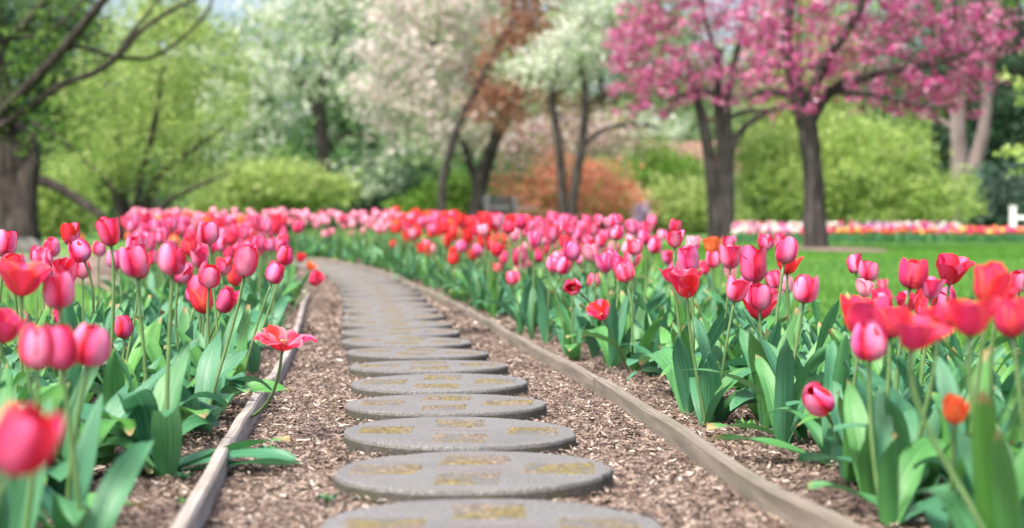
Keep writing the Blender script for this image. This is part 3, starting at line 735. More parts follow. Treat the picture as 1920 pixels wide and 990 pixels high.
x, y = P_(-10, 985); plant(x, y, [(.26,.036,1.2,.5,.2,.4,-12), (.28,.03,.3,.8,.6,.4,60), (.3,.035,.4,.4,-.5,.5,100)], 'large dark tulip leaf running along the bottom left corner')
x, y = P_(1382, 705); plant(x, y, [(.17,.036,.05,.25,.5,.5,-80), (.24,.034,.3,1.2,.6,.4,20), (.2,.03,.9,.9,.1,.4,190)], 'tulip plant with one broad upright deep green leaf in the right bed')
x, y = P_(1505, 835); plant(x, y, [(.33,.046,.55,1.1,.35,.35,163), (.22,.042,1.15,.5,.2,.3,185), (.30,.028,.3,.8,-.4,.5,115), (.33,.030,.35,.3,.4,.5,140)], 'tulip plant whose long leaf arches left over the mulch of the right bed')
x, y = P_(1560, 880); plant(x, y, [(.25,.048,1.1,.55,.1,.25,168), (.26,.03,.5,1.6,.2,.5,120), (.3,.03,.35,.6,.6,.5,80)], 'tulip leaves lying pale and flat beside the right edging')
x, y = P_(1330, 690); plant(x, y, [(.25,.016,.15,.1,.8,.3,60), (.22,.024,.6,1.5,.2,.5,200), (.22,.03,.9,1.0,.3,.4,150)], 'tulip plant with a narrow upright blade in front of the middle group')
x, y = P_(1740, 930); plant(x, y, [(.24,.058,1.05,.6,.2,.3,165), (.30,.032,.45,.4,.3,.5,130), (.28,.034,.4,1.4,-.3,.4,60), (.3,.035,.2,.5,.4,.5,-40)], 'tulip plant with a very broad dark leaf pointing left at the lower right')
x, y = P_(1830, 970); plant(x, y, [(.30,.040,.5,1.3,.3,.4,150), (.30,.036,.2,.5,-.6,.4,20), (.26,.034,.6,1.2,.3,.4,230)], 'tulip plant with curling leaves in the bottom right corner')
x, y = P_(1690, 985); plant(x, y, [(.17,.034,.9,.8,.2,.4,150), (.22,.03,.4,.5,.2,.5,70)], 'low tulip leaves poking over the edging at the bottom right')
x, y = P_(1180, 655); plant(x, y, [(.20,.032,.8,1.2,.2,.4,185), (.22,.034,.4,1.8,.4,.4,215), (.22,.03,.5,.9,-.3,.5,20)], 'tulip plant at the corner beside the right edging, below the lone bending flower')
x, y = P_(1262, 722); plant(x, y, [(.17,.030,.7,1.7,.5,.4,195), (.2,.03,.5,1.4,.3,.4,240), (.22,.03,.3,.8,-.6,.5,100)], 'tulip plant with curled low leaves left of the narrow upright blade')

# ------------------------------------------------------------------ the rest of both beds
def bed_points(P, NRM, Wd, y0, y1, gap, dmin, n, seed):
    q = np.random.RandomState(seed); out = []; idx = np.where((P[:, 1] >= y0) & (P[:, 1] <= y1))[0]
    for _ in range(n):
        i = q.choice(idx); lo = dmin(P[i, 1]); dd = lo+(Wd[i]-lo-.05)*q.rand()
        p = P[i]+NRM[i]*dd+q.randn(2)*.02
        if all((p[0]-a[0])**2+(p[1]-a[1])**2 > gap*gap for a in PLANTS):
            out.append((p[0], p[1])); PLANTS.append((p[0], p[1]))
    return out
def px_of(x, y, z): return 960+x*F/y, HZ+(CAMH-z)*F/y
cnt = 0
# leafy plants that carry no flower fill the near beds
for (P, NRM, Wd, y0, y1, dm, nm, cap) in ((LT, LN, LW, 1.5, 3.6, lambda y: .26, 'left', 60), (RT, RN, RW, 1.6, 3.8, lambda y: .27, 'right', 80), (LT, LN, LW, 3.5, 8.5, lambda y: .17 if y < 6.5 else .15, 'left', 130), (RT, RN, RW, 3.6, 9, lambda y: .27 if y < 6 else .2, 'right', 105)):
    for x, y in bed_points(P, NRM, Wd, y0, y1, .085, dm, 900, 5 if nm == 'left' else 6):
        u, v = px_of(x, y, .1)
        if u < -160 or u > 2080 or cap <= 0: continue
        if nm == 'right' and 1555 < u < 1600 and y > 5: continue
        cap -= 1; t = thing('tulip_plant', (x, y, gz(y)), f'leafy tulip plant without a flower between the {nm} bed tulips', 'tulip plant', f'flowerless tulip plants filling the {nm} bed')
        edge = np.interp(y, LT[:130, 1], LT[:130, 0])-x if nm == 'left' else x-np.interp(y, RT[:130, 1], RT[:130, 0])
        nl = rnd.choice([3, 4, 4]); a0 = U(0, 6.28); cen = math.pi if nm == 'left' else 0.0
        for k in range(nl):
            rz = a0+k*1.9+U(-.4, .4) if edge > .34 else cen+(k/(nl-1)-.5)*3.9+U(-.3, .3)
            add_leaf(t, rnd.choice(UPR+FLOP), rz, U(.75, 1.05)*(1.15 if nm == 'right' and y < 3.2 else 1))
        cnt += 1

STP = []
for i in range(5):
    h = .36; b = [(0,0,-.01), (U(-.03,.03),U(-.03,.03),.12), (U(-.02,.02),U(-.02,.02),.26), (U(-.03,.03),U(-.03,.03),h)]
    pts = bez(*b, 8); V, Fc, uv = tube(pts, np.linspace(.0048, .0036, 8), 5); STP.append((mesh('tulip_stem', V, Fc, STEM, uv), V, Fc, uv, pts[-1], Vector(pts[-1]-pts[-2]).normalized()))
spots = []
for x, y in bed_points(LT, LN, LW, 5.0, 16, .09, lambda y: .21 if y < 8 else .13, 4200, 8): spots.append((x, y, 'left'))
for x, y in bed_points(RT, RN, RW, 5.4, 21, .092, lambda y: .13, 5200, 9): spots.append((x, y, 'right'))
spots2 = []
for x, y, side in spots:
    h = U(.29, .47) if y < 11 else U(.32, .44)
    if side == 'right' and y > 7 and rnd.random() < .28: h *= U(.6, .85)
    u, v = px_of(x, y, gz(y)+h)
    if u < 225+25*rnd.random(): continue
    if u < -30 or u > 1950: continue
    ok = True
    for hx, hy, hw, hz in HEADS:
        if hz > y-.1 and abs(u-hx) < hw*.55 and abs(v-hy) < hw*.7: ok = False; break
    if not ok:
        if rnd.random() < .5: continue
        h *= .62; 
    if side == 'left' and y < 8 and rnd.random() < .35: continue
    spots2.append((y, x, side, h))
spots2.sort()
def pick_colour(x, y, side):
    r = rnd.random(); u = px_of(x, y, .3)[0]
    if side == 'right':
        if u < 730: return 'pale' if r < .8 else ('pink' if r < .93 else 'rose')
        if u < 960: return ('red' if r < .62 else 'rose' if r < .78 else 'pink' if r < .9 else 'pale' if r < .975 else 'orange')
        return 'pink' if r < .7 else 'pale' if r < .8 else 'rose' if r < .9 else 'coral'
    if y > 9: return 'pink' if r < .42 else 'coral' if r < .72 else 'rose' if r < .85 else 'pale' if r < .93 else 'orange'
    return 'pink' if r < .7 else 'rose' if r < .85 else 'coral'
WORD = {'pink': 'pink', 'rose': 'deep rose', 'coral': 'coral', 'red': 'red', 'pale': 'pale pink', 'orange': 'orange'}
n_heroes = len(HEADS); n_ind = 298-n_heroes; REST = Acc()
MATI = ['pink', 'rose', 'coral', 'red', 'pale', 'orange']
for i, (y, x, side, h) in enumerate(spots2):
    c = pick_colour(x, y, side); shp = rnd.choice(['egg', 'egg', 'oval', 'oval', 'cup', 'cup']); sd_ = rnd.randint(0, 2)
    st = rnd.choice(STP); rz = U(0, 6.28); sc = h/.36; z = gz(y)
    if i < n_ind:
        where = ('the crowd at the far bend of the path' if y > 13 else 'the middle rows') if side == 'right' else ('the far crowd' if y > 9 else 'the middle rows')
        t = thing('tulip', (x, y, z), f'{WORD[c]} tulip in {where} of the {side} flower bed', 'tulip', f'{WORD[c]} tulips in {where} of the {side} flower bed', rz)
        o = ob('stem', st[0], t); o.scale = (1, 1, sc)
        me, _, top = flower(shp, c, sd_, True)
        f = ob('flower', me, t, (st[4][0], st[4][1], st[4][2]*sc)); f.rotation_euler = (U(-.15, .15), U(-.15, .15), U(0, 6)); q_ = U(.98, 1.18); f.scale = (q_,)*3
        for k in range(3): add_leaf(t, rnd.choice(UPR+FLOP[:2]), k*2.1+U(-.3, .3), U(.85, 1.1), True)
    else:
        Mx = np.array(Matrix.Translation((x, y, z)) @ Matrix.Rotation(rz, 4, 'Z'))
        def put(V, Fc, uv, mi, M2=None, s=(1, 1, 1)):
            W_ = np.asarray(V)*np.array(s)
            if M2 is not None: W_ = W_ @ M2[:3, :3].T+M2[:3, 3]
            REST.add(W_ @ Mx[:3, :3].T+Mx[:3, 3], Fc, uv, mi)
        put(st[1], st[2], st[3], 0, None, (1, 1, sc))
        P, top = flower_data(shp, sd_, True)
        M2 = np.array(Matrix.Translation((st[4][0], st[4][1], st[4][2]*sc)) @ Matrix.Rotation(U(0, 6), 4, 'Z') @ Matrix.Scale(1.12, 4))
        for p in P: put(p[0], p[1], p[2], 2+MATI.index(c), M2)
        for k in range(3):
            V, Fc, uv = leaf_data(*LSPEC[rnd.choice(UPR+FLOP[:2])], seed=k, nv=6, nu=3)
            put(V, Fc, uv, 1, np.array(Matrix.Rotation(k*2.1+U(-.3, .3), 4, 'Z')))
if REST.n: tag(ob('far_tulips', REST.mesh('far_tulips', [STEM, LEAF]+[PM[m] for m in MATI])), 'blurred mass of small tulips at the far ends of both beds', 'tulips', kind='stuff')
print('heroes', n_heroes, 'spots', len(spots2), 'plants', cnt)

# multicoloured strip of tulips across the lawn
A = Acc(); q = np.random.RandomState(21)
cols = ['pink', 'rose', 'coral', 'orange', 'yellow', 'white', 'purple', 'pale']
PM['white'] = petal_mat('petal_white', (.85,.82,.74), (.82,.78,.70), (.82,.74,.66), (.6,.65,.4))
PM['purple'] = petal_mat('petal_purple', (.38,.06,.36), (.30,.03,.30), (.40,.07,.36), (.3,.1,.3))
eggP = flower_data('egg', 1, True)[0]
for k in range(820):
    u = q.uniform(1375, 2010); Zr = q.uniform(26.4, 30.0); x = (u-960)*Zr/F; z = gz(Zr)
    back = Zr > 28.2
    if u < 1500: c = q.choice(['white', 'pale', 'purple', 'pink'], p=[.5, .25, .12, .13])
    elif u < 1800 and back: c = q.choice(['white', 'purple', 'pink', 'coral'], p=[.38, .38, .12, .12])
    elif u < 1800: c = q.choice(['coral', 'orange', 'yellow', 'rose', 'pale'], p=[.3, .34, .2, .1, .06])
    else: c = q.choice(['coral', 'orange', 'rose', 'yellow', 'pink'], p=[.36, .22, .2, .1, .12])
    h = (.24 if back and u < 1800 else .17)*q.uniform(.8, 1.15); s_ = q.uniform(.95, 1.3); a = q.rand()*6.28; ca, sa = math.cos(a), math.sin(a)
    Rm = np.array([[ca, -sa, 0], [sa, ca, 0], [0, 0, 1]])
    for p in eggP: A.add((p[0]*s_) @ Rm.T+[x, Zr, z+h], p[1], p[2], 1+cols.index(c))
    V, Fc, uv = tube([(x, Zr, z), (x, Zr, z+h)], .005, 4, False); A.add(V, Fc, uv, 0)
    for b in range(2):
        V, Fc, uv = leaf_data(.17, .025, .25, .7, .2, .4, b, nv=5, nu=3); aa = a+b*3; R2 = np.array([[math.cos(aa), -math.sin(aa), 0], [math.sin(aa), math.cos(aa), 0], [0, 0, 1]])
        A.add(V @ R2.T+[x, Zr, z], Fc, uv, 0)
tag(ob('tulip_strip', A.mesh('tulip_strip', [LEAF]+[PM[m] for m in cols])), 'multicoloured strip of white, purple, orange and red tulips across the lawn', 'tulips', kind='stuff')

# ------------------------------------------------------------------ trees and shrubs
def rot_quads(C, s, q, asp=.62, flat=0.0):
    n = len(C); a = q.randn(n, 3); a[:, 2] *= (1-flat); a /= np.linalg.norm(a, axis=1)[:, None]
    b = q.randn(n, 3); b -= a*(a*b).sum(1)[:, None]; b /= np.linalg.norm(b, axis=1)[:, None]
    s = s[:, None]; k = np.cross(a, b)*s*.18
    V = np.stack([C-a*s, C+b*s*asp+k, C+a*s, C-b*s*asp+k], 1).reshape(-1, 3)
    return V, np.arange(n*4).reshape(n, 4)
def ell(px, py, rx, ry, Z, rz=None):
    """crown blob seen at a place: centre and radii in metres"""
    c = at(px, py, Z); return np.array(c), np.array([rx*Z/F, rz if rz else rx*Z/F*.8, ry*Z/F])
def foliage_points(ells, n, q, shell=.55):
    vol = np.array([np.prod(e[1])**.75 for e in ells]); k = q.choice(len(ells), n, p=vol/vol.sum())
    d_ = q.randn(n, 3); d_ /= np.linalg.norm(d_, axis=1)[:, None]; r = (shell**3+(1-shell**3)*q.rand(n))**(1/3.)
    r *= 1+.16*np.sin(d_[:, 0]*7+k)+.14*np.sin(d_[:, 2]*9+2*k)
    C = np.array([e[0] for e in ells])[k]; E = np.array([e[1] for e in ells])[k]
    return C+d_*E*r[:, None]
def branches(trunks, tips, q, r0=.03, sag=.06):
    """tips join the nearest node of the tree already grown"""
    A = Acc(); nodes = []; nr = []
    for P, r in trunks:
        P = catmull(P, 6); r = np.interp(np.linspace(0, 1, len(P)), np.linspace(0, 1, len(r)), r)
        V, Fc, uv = tube(P, r, 10, True, .10, q.randint(9999)); A.add(V, Fc, uv)
        for i in range(len(P)//3, len(P)): nodes.append(P[i]); nr.append(r[i])
    TR = A; B = Acc(); base = np.array(nodes).mean(0)
    order = np.argsort(((tips-base)**2).sum(1))
    for t in tips[order]:
        Nn = np.array(nodes); dv = t-Nn; dd = np.sqrt((dv**2).sum(1))+np.maximum(0, -dv[:, 2])*.6
        i = dd.argmin(); p = Nn[i]; L = np.linalg.norm(t-p)
        if L < .05: continue
        rr = max(.004, min(nr[i]*.6, r0*min(1.5, L)))
        m1 = p+(t-p)*.35+q.randn(3)*L*.10+[0, 0, L*.07]; m2 = p+(t-p)*.7+q.randn(3)*L*.08+[0, 0, L*sag]
        pts = np.array([p, m1, m2, t]); rad = np.array([rr, rr*.8, rr*.6, rr*.35])
        V, Fc, uv = tube(pts, rad, 5, False); B.add(V, Fc, uv)
        for pt, r_ in zip(pts[1:], rad[1:]): nodes.append(pt); nr.append(r_)
    return TR, B
def crown_mesh(name, tips, per, sig, size, q, mat, flat=0, squash=.7, asp=.62):
    n = len(tips)*per; C = np.repeat(tips, per, 0)+q.randn(n, 3)*np.array([1, 1, squash])*sig*np.repeat(.6+.8*q.rand(len(tips)), per)[:, None]
    V, Fc = rot_quads(C, size*(.6+.8*q.rand(n)), q, asp, flat)
    return mesh(name, V, Fc, mat, smooth=False)
def tree(name, label, cat, Z, base, trunks, ells, ntips, layers, bark=BARK, group=None, seed=0, twig=.03, shell=.4, sag=.06, extra_tips=None):
    """trunks: list of (pixel polyline, radii in pixels[, depth offsets]); layers: list of (part, per tip, spread, size, material, share of tips)"""
    q = np.random.RandomState(seed+100); b = hit(base, 480)[0] if False else (base-960)*Z/F
    B = np.array([b, Z, gz(Z)]); T = []
    for tr in trunks:
        P = [np.array(at(u, v, Z+(tr[2][i] if len(tr) > 2 else 0)))-B for i, (u, v) in enumerate(tr[0])]
        if tr[0][0][1] > 395: P[0][2] = -.05
        T.append((P, np.array(tr[1])*Z/F))
    E = [(np.array(e[0])-B, e[1]) for e in ells]
    tips = foliage_points(E, ntips, q, shell); tips = tips[tips[:, 2] > .12]
    TR, BR = branches(T, tips, q, twig, sag)
    t = thing(name, tuple(B), label, cat, group)
    TR.add(np.concatenate(BR.V), BR.F, np.concatenate(BR.T)); ob('trunk', TR.mesh('trunk', [bark]), t)
    for part, per, sig, size, mat, share in layers:
        tt = tips[q.rand(len(tips)) < share]
        ob(part, crown_mesh(part, tt, per, sig, size, q, mat), t)
    return t
def shrub(name, label, cat, Z, ells, ntips, layers, bark=BARK, group=None, seed=0, stems=7, shell=.6):
    q = np.random.RandomState(seed+300); c = np.mean([e[0] for e in ells], 0); B = np.array([c[0], Z, gz(Z)])
    E = [(np.array(e[0])-B, e[1]) for e in ells]; tips = foliage_points(E, ntips, q, shell)
    tips = tips[tips[:, 2] > .08]; T = []
    for k in range(stems):
        p = tips[q.randint(len(tips))]; r = .02+.012*q.rand()
        T.append(([np.array([q.randn()*.12, q.randn()*.12, -.05]), p*.35+[0, 0, p[2]*.1], p*.75], [r, r*.7, r*.3]))
    TR, BR = branches(T, tips[:: 3], q, .012)
    t = thing(name, tuple(B), label, cat, group); TR.add(np.concatenate(BR.V), BR.F, np.concatenate(BR.T))
    ob('stems', TR.mesh('stems', [bark]), t)
    for part, per, sig, size, mat, share in layers:
        ob(part, crown_mesh(part, tips[q.rand(len(tips)) < share], per, sig, size, q, mat), t)
    return t
LIME = leaf_mat('lime_leaf', [(.27,.40,.08), (.43,.57,.15), (.58,.70,.30)], .5, dark=.85)
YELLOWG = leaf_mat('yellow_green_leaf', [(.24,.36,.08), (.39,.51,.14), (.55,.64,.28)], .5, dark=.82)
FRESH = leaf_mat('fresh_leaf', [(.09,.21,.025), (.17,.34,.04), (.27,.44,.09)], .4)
MIDG = leaf_mat('mid_green_leaf', [(.04,.12,.035), (.08,.20,.06), (.14,.28,.10)], .35)
DARKG = leaf_mat('dark_green_leaf', [(.015,.045,.02), (.03,.085,.04), (.06,.13,.06)], .2)
BLUEG = leaf_mat('blue_green_leaf', [(.035,.08,.055), (.08,.15,.11), (.15,.23,.18)], .2)
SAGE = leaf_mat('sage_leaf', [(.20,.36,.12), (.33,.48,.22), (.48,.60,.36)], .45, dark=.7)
WHITEB = leaf_mat('white_blossom', [(.66,.72,.56), (.82,.83,.74), (.88,.87,.82)], .5, dark=.9)
CREAMP = leaf_mat('blush_blossom', [(.66,.52,.50), (.83,.71,.69), (.88,.82,.80)], .45, dark=.8)
COPPER = leaf_mat('copper_leaf', [(.22,.09,.055), (.36,.16,.10), (.46,.25,.17)], .4, dark=.8)
PINKB = leaf_mat('crab_blossom', [(.40,.018,.16), (.73,.085,.35), (.84,.22,.49), (.90,.52,.68)], .4, clump=2.5, dark=.62)
BRONZE = leaf_mat('bronze_leaf', [(.09,.035,.03), (.17,.07,.045), (.16,.17,.05)], .3)
AZALEA = leaf_mat('orange_blossom', [(.86,.26,.16), (.90,.40,.28), (.90,.56,.44)], .45, dark=.9)
LILAC = leaf_mat('lilac_blossom', [(.36,.22,.42), (.52,.38,.58), (.66,.54,.68)], .4)
TAN = leaf_mat('tan_leaf', [(.22,.17,.07), (.36,.30,.12), (.42,.36,.20)], .4)

# pink crab-apple in front, right of the middle
Z = 22.0
tree('crabapple_tree', 'pink flowering crab apple with one stout leaning trunk in a mulch ring on the lawn', 'tree', Z, 1531,
 [([(1531,470),(1527,380),(1521,290),(1508,215),(1490,160)], [25,20,19,19,14]),
  ([(1512,235),(1560,170),(1640,140),(1740,120),(1850,90)], [14,10,8,6,3], [0,0,-.2,-.3,-.4]), ([(1505,215),(1480,180),(1430,172),(1400,185)], [11,8,6,3], [0,0,.3,.5]),
  ([(1495,170),(1475,100),(1480,20),(1510,-80)], [13,11,9,5]), ([(1510,210),(1545,120),(1600,40),(1640,-60)], [12,10,8,5], [0,-.3,-.6,-.8]), ([(1560,170),(1650,180),(1720,195),(1790,200)], [7,5,4,2], [0,-.5,-.8,-1])],
 [ell(1560,40,170,130,Z,1.3), ell(1760,80,140,95,Z,1.1), ell(1460,110,90,100,Z,.9), ell(1620,165,130,48,Z,.9), ell(1730,185,110,40,Z,.8), ell(1840,70,75,75,Z,.7), ell(1505,190,45,35,Z,.4), ell(1640,-80,260,120,Z,1.5), ell(1820,170,60,42,Z,.6)],
 1020, [('blossoms', 14, .05, .031, PINKB, .82), ('foliage', 6, .09, .026, BRONZE, .6)], seed=1, twig=.02, shell=.25)
# triple-trunk crab-apple behind it
Z = 32.0
tree('crabapple_tree', 'pink flowering crab apple with three grey trunks rising from one base', 'tree', Z, 1352,
 [([(1342,450),(1336,360),(1326,270),(1308,190),(1290,120)], [15,12,11,9,7]), ([(1352,450),(1354,350),(1350,250),(1345,180),(1350,90)], [12,10,9,8,6]), ([(1364,450),(1366,360),(1366,280),(1362,200),(1376,120),(1400,30)], [14,12,10,9,7,5]),
  ([(1366,290),(1390,245),(1430,215),(1480,195)], [9,7,5,3]), ([(1352,230),(1390,212),(1440,205)], [6,5,3]), ([(1350,180),(1310,170),(1250,190)], [7,5,3]), ([(1345,120),(1330,60),(1310,-20)], [6,5,3])],
 [ell(1270,70,130,110,Z,1.6), ell(1220,175,75,50,Z,1), ell(1340,165,80,50,Z,1), ell(1180,80,60,60,Z,1), ell(1420,60,60,90,Z,1), ell(1300,-60,160,80,Z,1.6)],
 640, [('blossoms', 14, .075, .043, PINKB, .8), ('foliage', 5, .13, .04, BRONZE, .6)], seed=2, twig=.02, shell=.3)
# lime bush on the lawn
Z = 33.0
shrub('lime_shrub', 'broad lime green shrub in fresh leaf behind the pink crab apple', 'shrub', Z, [ell(1480,350,110,85,Z), ell(1590,330,150,105,Z), ell(1725,375,105,60,Z), ell(1560,262,85,50,Z), ell(1650,290,90,60,Z), ell(1440,300,60,60,Z)],
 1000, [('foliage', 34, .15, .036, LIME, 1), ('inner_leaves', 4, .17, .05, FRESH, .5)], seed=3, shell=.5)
# grey forked tree and evergreens on the right
Z = 38.0
tree('forked_tree', 'bare pinkish grey trunk forking in a V before dark evergreens at the right', 'tree', Z, 1800,
 [([(1804,430),(1800,330),(1796,240),(1800,150),(1810,40),(1800,-100)], [19,16,15,13,11,8]), ([(1800,345),(1830,300),(1846,230),(1852,150),(1862,60),(1880,-60)], [14,14,12,11,10,7]), ([(1798,250),(1760,225),(1720,215),(1690,190)], [6,5,4,2])],
 [ell(1850,-60,120,80,Z,2), ell(1790,-80,100,80,Z,2), ell(1700,200,60,40,Z,1)], 160, [('foliage', 22, .25, .05, FRESH, .7)], BARK_PALE, seed=4)
Z = 46.0
for k, (u, v, rx, ry, g_) in enumerate([(1770,240,110,180,'left'), (1905,200,95,220,'right'), (1840,140,80,260,'middle')]):
    tree('evergreen_tree', f'dark evergreen tree behind the forked grey trunk, {g_} one of three', 'tree', Z+k*1.5, u, [([(u,415),(u,250),(u+4,60),(u,-60)], [14,11,7,3])],
     [ell(u,v,rx,ry,Z+k*1.5), ell(u,v+90,rx*1.15,ry*.5,Z+k*1.5)], 330, [('foliage', 26, .34, .085, DARKG, 1)], BARK_DARK, 'dark evergreens at the right', seed=20+k, shell=.6)
Z = 35.0
shrub('rhododendron', 'blue-green rhododendron beside the lime shrub, left of the white fence', 'shrub', Z, [ell(1860,365,55,55,Z), ell(1905,385,60,50,Z), ell(1835,395,40,35,Z), ell(1950,370,70,60,Z)], 330, [('foliage', 22, .14, .05, BLUEG, 1)], BARK_DARK, seed=6)
Z = 17.0
tree('young_maple', 'bright lime twigs of a young tree reaching in at the right edge', 'tree', Z, 2090,
 [([(2090,520),(2085,300),(2060,150),(2040,-60)], [14,11,9,5]), ([(2080,300),(2000,290),(1940,287),(1895,290)], [6,4,3,1.5]), ([(2070,200),(1990,160),(1930,150),(1885,152)], [6,4,3,1.5]), ([(2082,360),(2000,330),(1920,316)], [5,3,1.5])],
 [ell(1912,158,34,16,Z,.2), ell(1912,288,26,14,Z,.2), ell(1908,318,22,7,Z,.15), ell(2060,150,110,160,Z,.7), ell(1920,185,18,10,Z,.15)], 190, [('foliage', 20, .05, .028, LIME, 1)], seed=7, twig=.01, shell=.2)

# white fence at the right edge
t = thing('white_fence', (at(1899, 430, 31.0).x, 31.0, gz(31.0)), 'low white wooden fence with two rails at the right edge, behind the tulip strip', 'fence')
WHITEP = simple('white_paint', [(.72,.74,.74), (.82,.83,.83)], 3, .5)
m_ = F/31.0
for k in range(2):
    V, Fc = box(k*1.5, 0, .28, .095, .095, .62); A = Acc().add(V, Fc); V, Fc = box(k*1.5, 0, .605, .11, .11, .03); A.add(V, Fc); ob('post', A.mesh('post', [WHITEP], False), t)
for z in (.41, .20): V, Fc = box(.75, 0, z, 1.405, .04, .065); ob('rail', mesh('rail', V, Fc, WHITEP, smooth=False), t)

# left: old tree with long dark limbs
Z = 24.0
tree('old_tree', 'massive dark trunk with long sweeping limbs and small fresh leaves at the left edge', 'tree', Z, 22,
 [([(18,458),(22,400),(26,340),(18,280),(-10,200),(-30,80),(-40,-60)], [62,48,44,44,40,34,24]), ([(40,458),(46,400),(50,345),(62,300),(60,250)], [34,24,20,16,9], [-.3,-.25,-.2,-.1,0]),
  ([(-10,225),(45,170),(95,118),(150,55),(205,-15),(240,-70)], [12,11,10,9,8,6], [-.3,-.6,-.8,-1,-1.2,-1.3]), ([(-20,250),(60,198),(115,160),(180,135),(222,104),(262,60),(310,26),(372,-6)], [9,8,7,6,6,5,4,3], [-.3,-.5,-.7,-.8,-.9,-1,-1,-1.1]),
  ([(112,95),(150,88),(200,103),(250,110),(292,104),(350,65),(392,15),(400,-20)], [5,4,4,4,3.5,3,2.5,2], [-.8]*8), ([(215,108),(245,65),(285,14),(310,-30)], [4,3.5,3,2], [-.9]*4), ([(-20,110),(50,40),(110,-30)], [9,8,6], [.2,.3,.4]),
  ([(50,330),(110,352),(160,385),(200,412)], [12,9,7,5], [0,-.3,-.5,-.6]), ([(-10,60),(70,70),(140,20),(180,-40)], [6,5,4,3], [.5,.6,.7,.8])],
 [ell(60,140,110,110,Z,1.3), ell(185,170,100,55,Z,1), ell(70,40,120,70,Z,1.5), ell(230,80,90,60,Z,1), ell(110,255,90,40,Z,.9), ell(60,-60,180,80,Z,1.6)],
 420, [('foliage', 13, .085, .024, FRESH, .75)], BARK_DARK, seed=8, twig=.03, shell=.1)
Z = 33.0
tree('evergreen_tree', 'dark evergreen tree behind the limbs of the old tree at the upper left', 'tree', Z, -20, [([(-20,430),(-10,250),(0,50),(0,-80)], [14,11,8,4])],
 [ell(30,130,130,110,Z), ell(-20,280,90,80,Z), ell(60,20,110,110,Z)], 330, [('foliage', 24, .22, .06, DARKG, 1)], BARK_DARK, seed=9, shell=.6)
Z = 30.0
tree('spreading_tree', 'yellow-green tree with many dark stems fanning out low, behind the left bed', 'tree', Z, 245,
 [([(240,430),(215,360),(170,310),(110,260),(60,230)], [10,8,6,5,3]), ([(244,430),(230,340),(220,240),(200,120)], [9,7,6,3], [0,.2,.4,.6]), ([(250,430),(262,340),(290,230),(310,100)], [9,7,6,3], [0,-.2,-.3,-.3]), ([(256,430),(290,345),(350,290),(420,240)], [10,8,6,3]), ([(258,430),(310,385),(370,350),(430,325)], [7,6,4,2], [0,-.4,-.6,-.7]), ([(236,430),(180,395),(130,360),(90,340)], [8,6,5,3], [0,-.4,-.5,-.6])],
 [ell(270,230,150,130,Z), ell(180,320,110,60,Z), ell(390,270,80,80,Z), ell(320,100,140,100,Z), ell(200,180,110,90,Z), ell(420,160,70,90,Z), ell(330,340,100,40,Z)],
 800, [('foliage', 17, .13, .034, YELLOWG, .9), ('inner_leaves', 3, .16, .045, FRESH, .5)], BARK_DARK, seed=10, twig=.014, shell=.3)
# middle: pale blossoming trees
Z = 45.0
tree('blossom_tree', 'tall whitish green blossoming tree with a slim straight trunk left of centre', 'tree', Z, 611,
 [([(612,425),(609,330),(603,240),(596,180),(618,110),(640,20),(650,-80)], [14,12,12,11,9,7,4]), ([(600,210),(570,160),(520,110),(480,60)], [7,6,4,2]), ([(610,130),(660,110),(720,120),(780,150)], [6,5,4,2]), ([(606,280),(650,250),(700,260),(740,290)], [5,4,3,2])],
 [ell(640,90,190,120,Z), ell(480,190,110,110,Z), ell(740,220,110,80,Z), ell(690,325,75,48,Z), ell(560,20,120,90,Z), ell(430,270,70,70,Z), ell(700,-40,180,80,Z)],
 900, [('foliage', 10, .24, .07, SAGE, .9), ('blossoms', 12, .16, .07, WHITEB, .75)], seed=11, twig=.03, shell=.35)
Z = 40.0
tree('blossom_tree', 'blush white blossoming tree with a leaning dark trunk right of centre', 'tree', Z, 888,
 [([(888,425),(902,340),(925,270),(950,205),(985,150),(1010,80)], [17,14,12,11,9,6]), ([(897,350),(878,300),(865,265),(830,220)], [9,8,7,4]), ([(950,205),(900,150),(840,100),(780,60)], [7,6,5,3])],
 [ell(790,110,130,110,Z), ell(840,225,120,55,Z), ell(850,10,140,90,Z), ell(740,200,70,50,Z)],
 620, [('blossoms', 18, .18, .06, CREAMP, .85), ('foliage', 8, .24, .055, SAGE, .8)], seed=12, twig=.025, shell=.35)
Z = 38.0
tree('copper_tree', 'copper leaved tree rising right of the blush blossoms', 'tree', Z, 832,
 [([(832,425),(830,350),(850,260),(900,150),(960,40)], [9,8,8,7,5])], [ell(965,125,85,95,Z), ell(1010,45,75,65,Z), ell(930,200,55,45,Z), ell(985,-50,90,60,Z)],
 330, [('foliage', 17, .18, .055, COPPER, 1)], seed=13, shell=.5)
Z = 35.0
tree('blossom_tree', 'white blossoming tree with two slender trunks in a narrow V', 'tree', Z, 1061,
 [([(1057,430),(1054,350),(1048,270),(1036,190),(1050,110)], [8,8,8,7,5]), ([(1066,430),(1078,350),(1090,270),(1098,190),(1090,120),(1100,30)], [10,9,8,8,6,4]), ([(1090,275),(1130,245),(1180,232),(1240,240)], [5,4,4,2]), ([(1096,200),(1140,180),(1180,180)], [4,3,2])],
 [ell(985,122,55,26,Z,.5), ell(1040,100,60,40,Z,.7), ell(1085,60,60,55,Z,.8), ell(1130,105,55,32,Z,.7), ell(1005,152,36,18,Z,.4), ell(1075,150,40,26,Z,.5), ell(1110,-20,80,50,Z), ell(1240,235,50,20,Z,.4)],
 330, [('blossoms', 12, .17, .046, WHITEB, .85), ('foliage', 7, .22, .045, SAGE, .8)], seed=14, twig=.02, shell=.4)
Z = 41.0
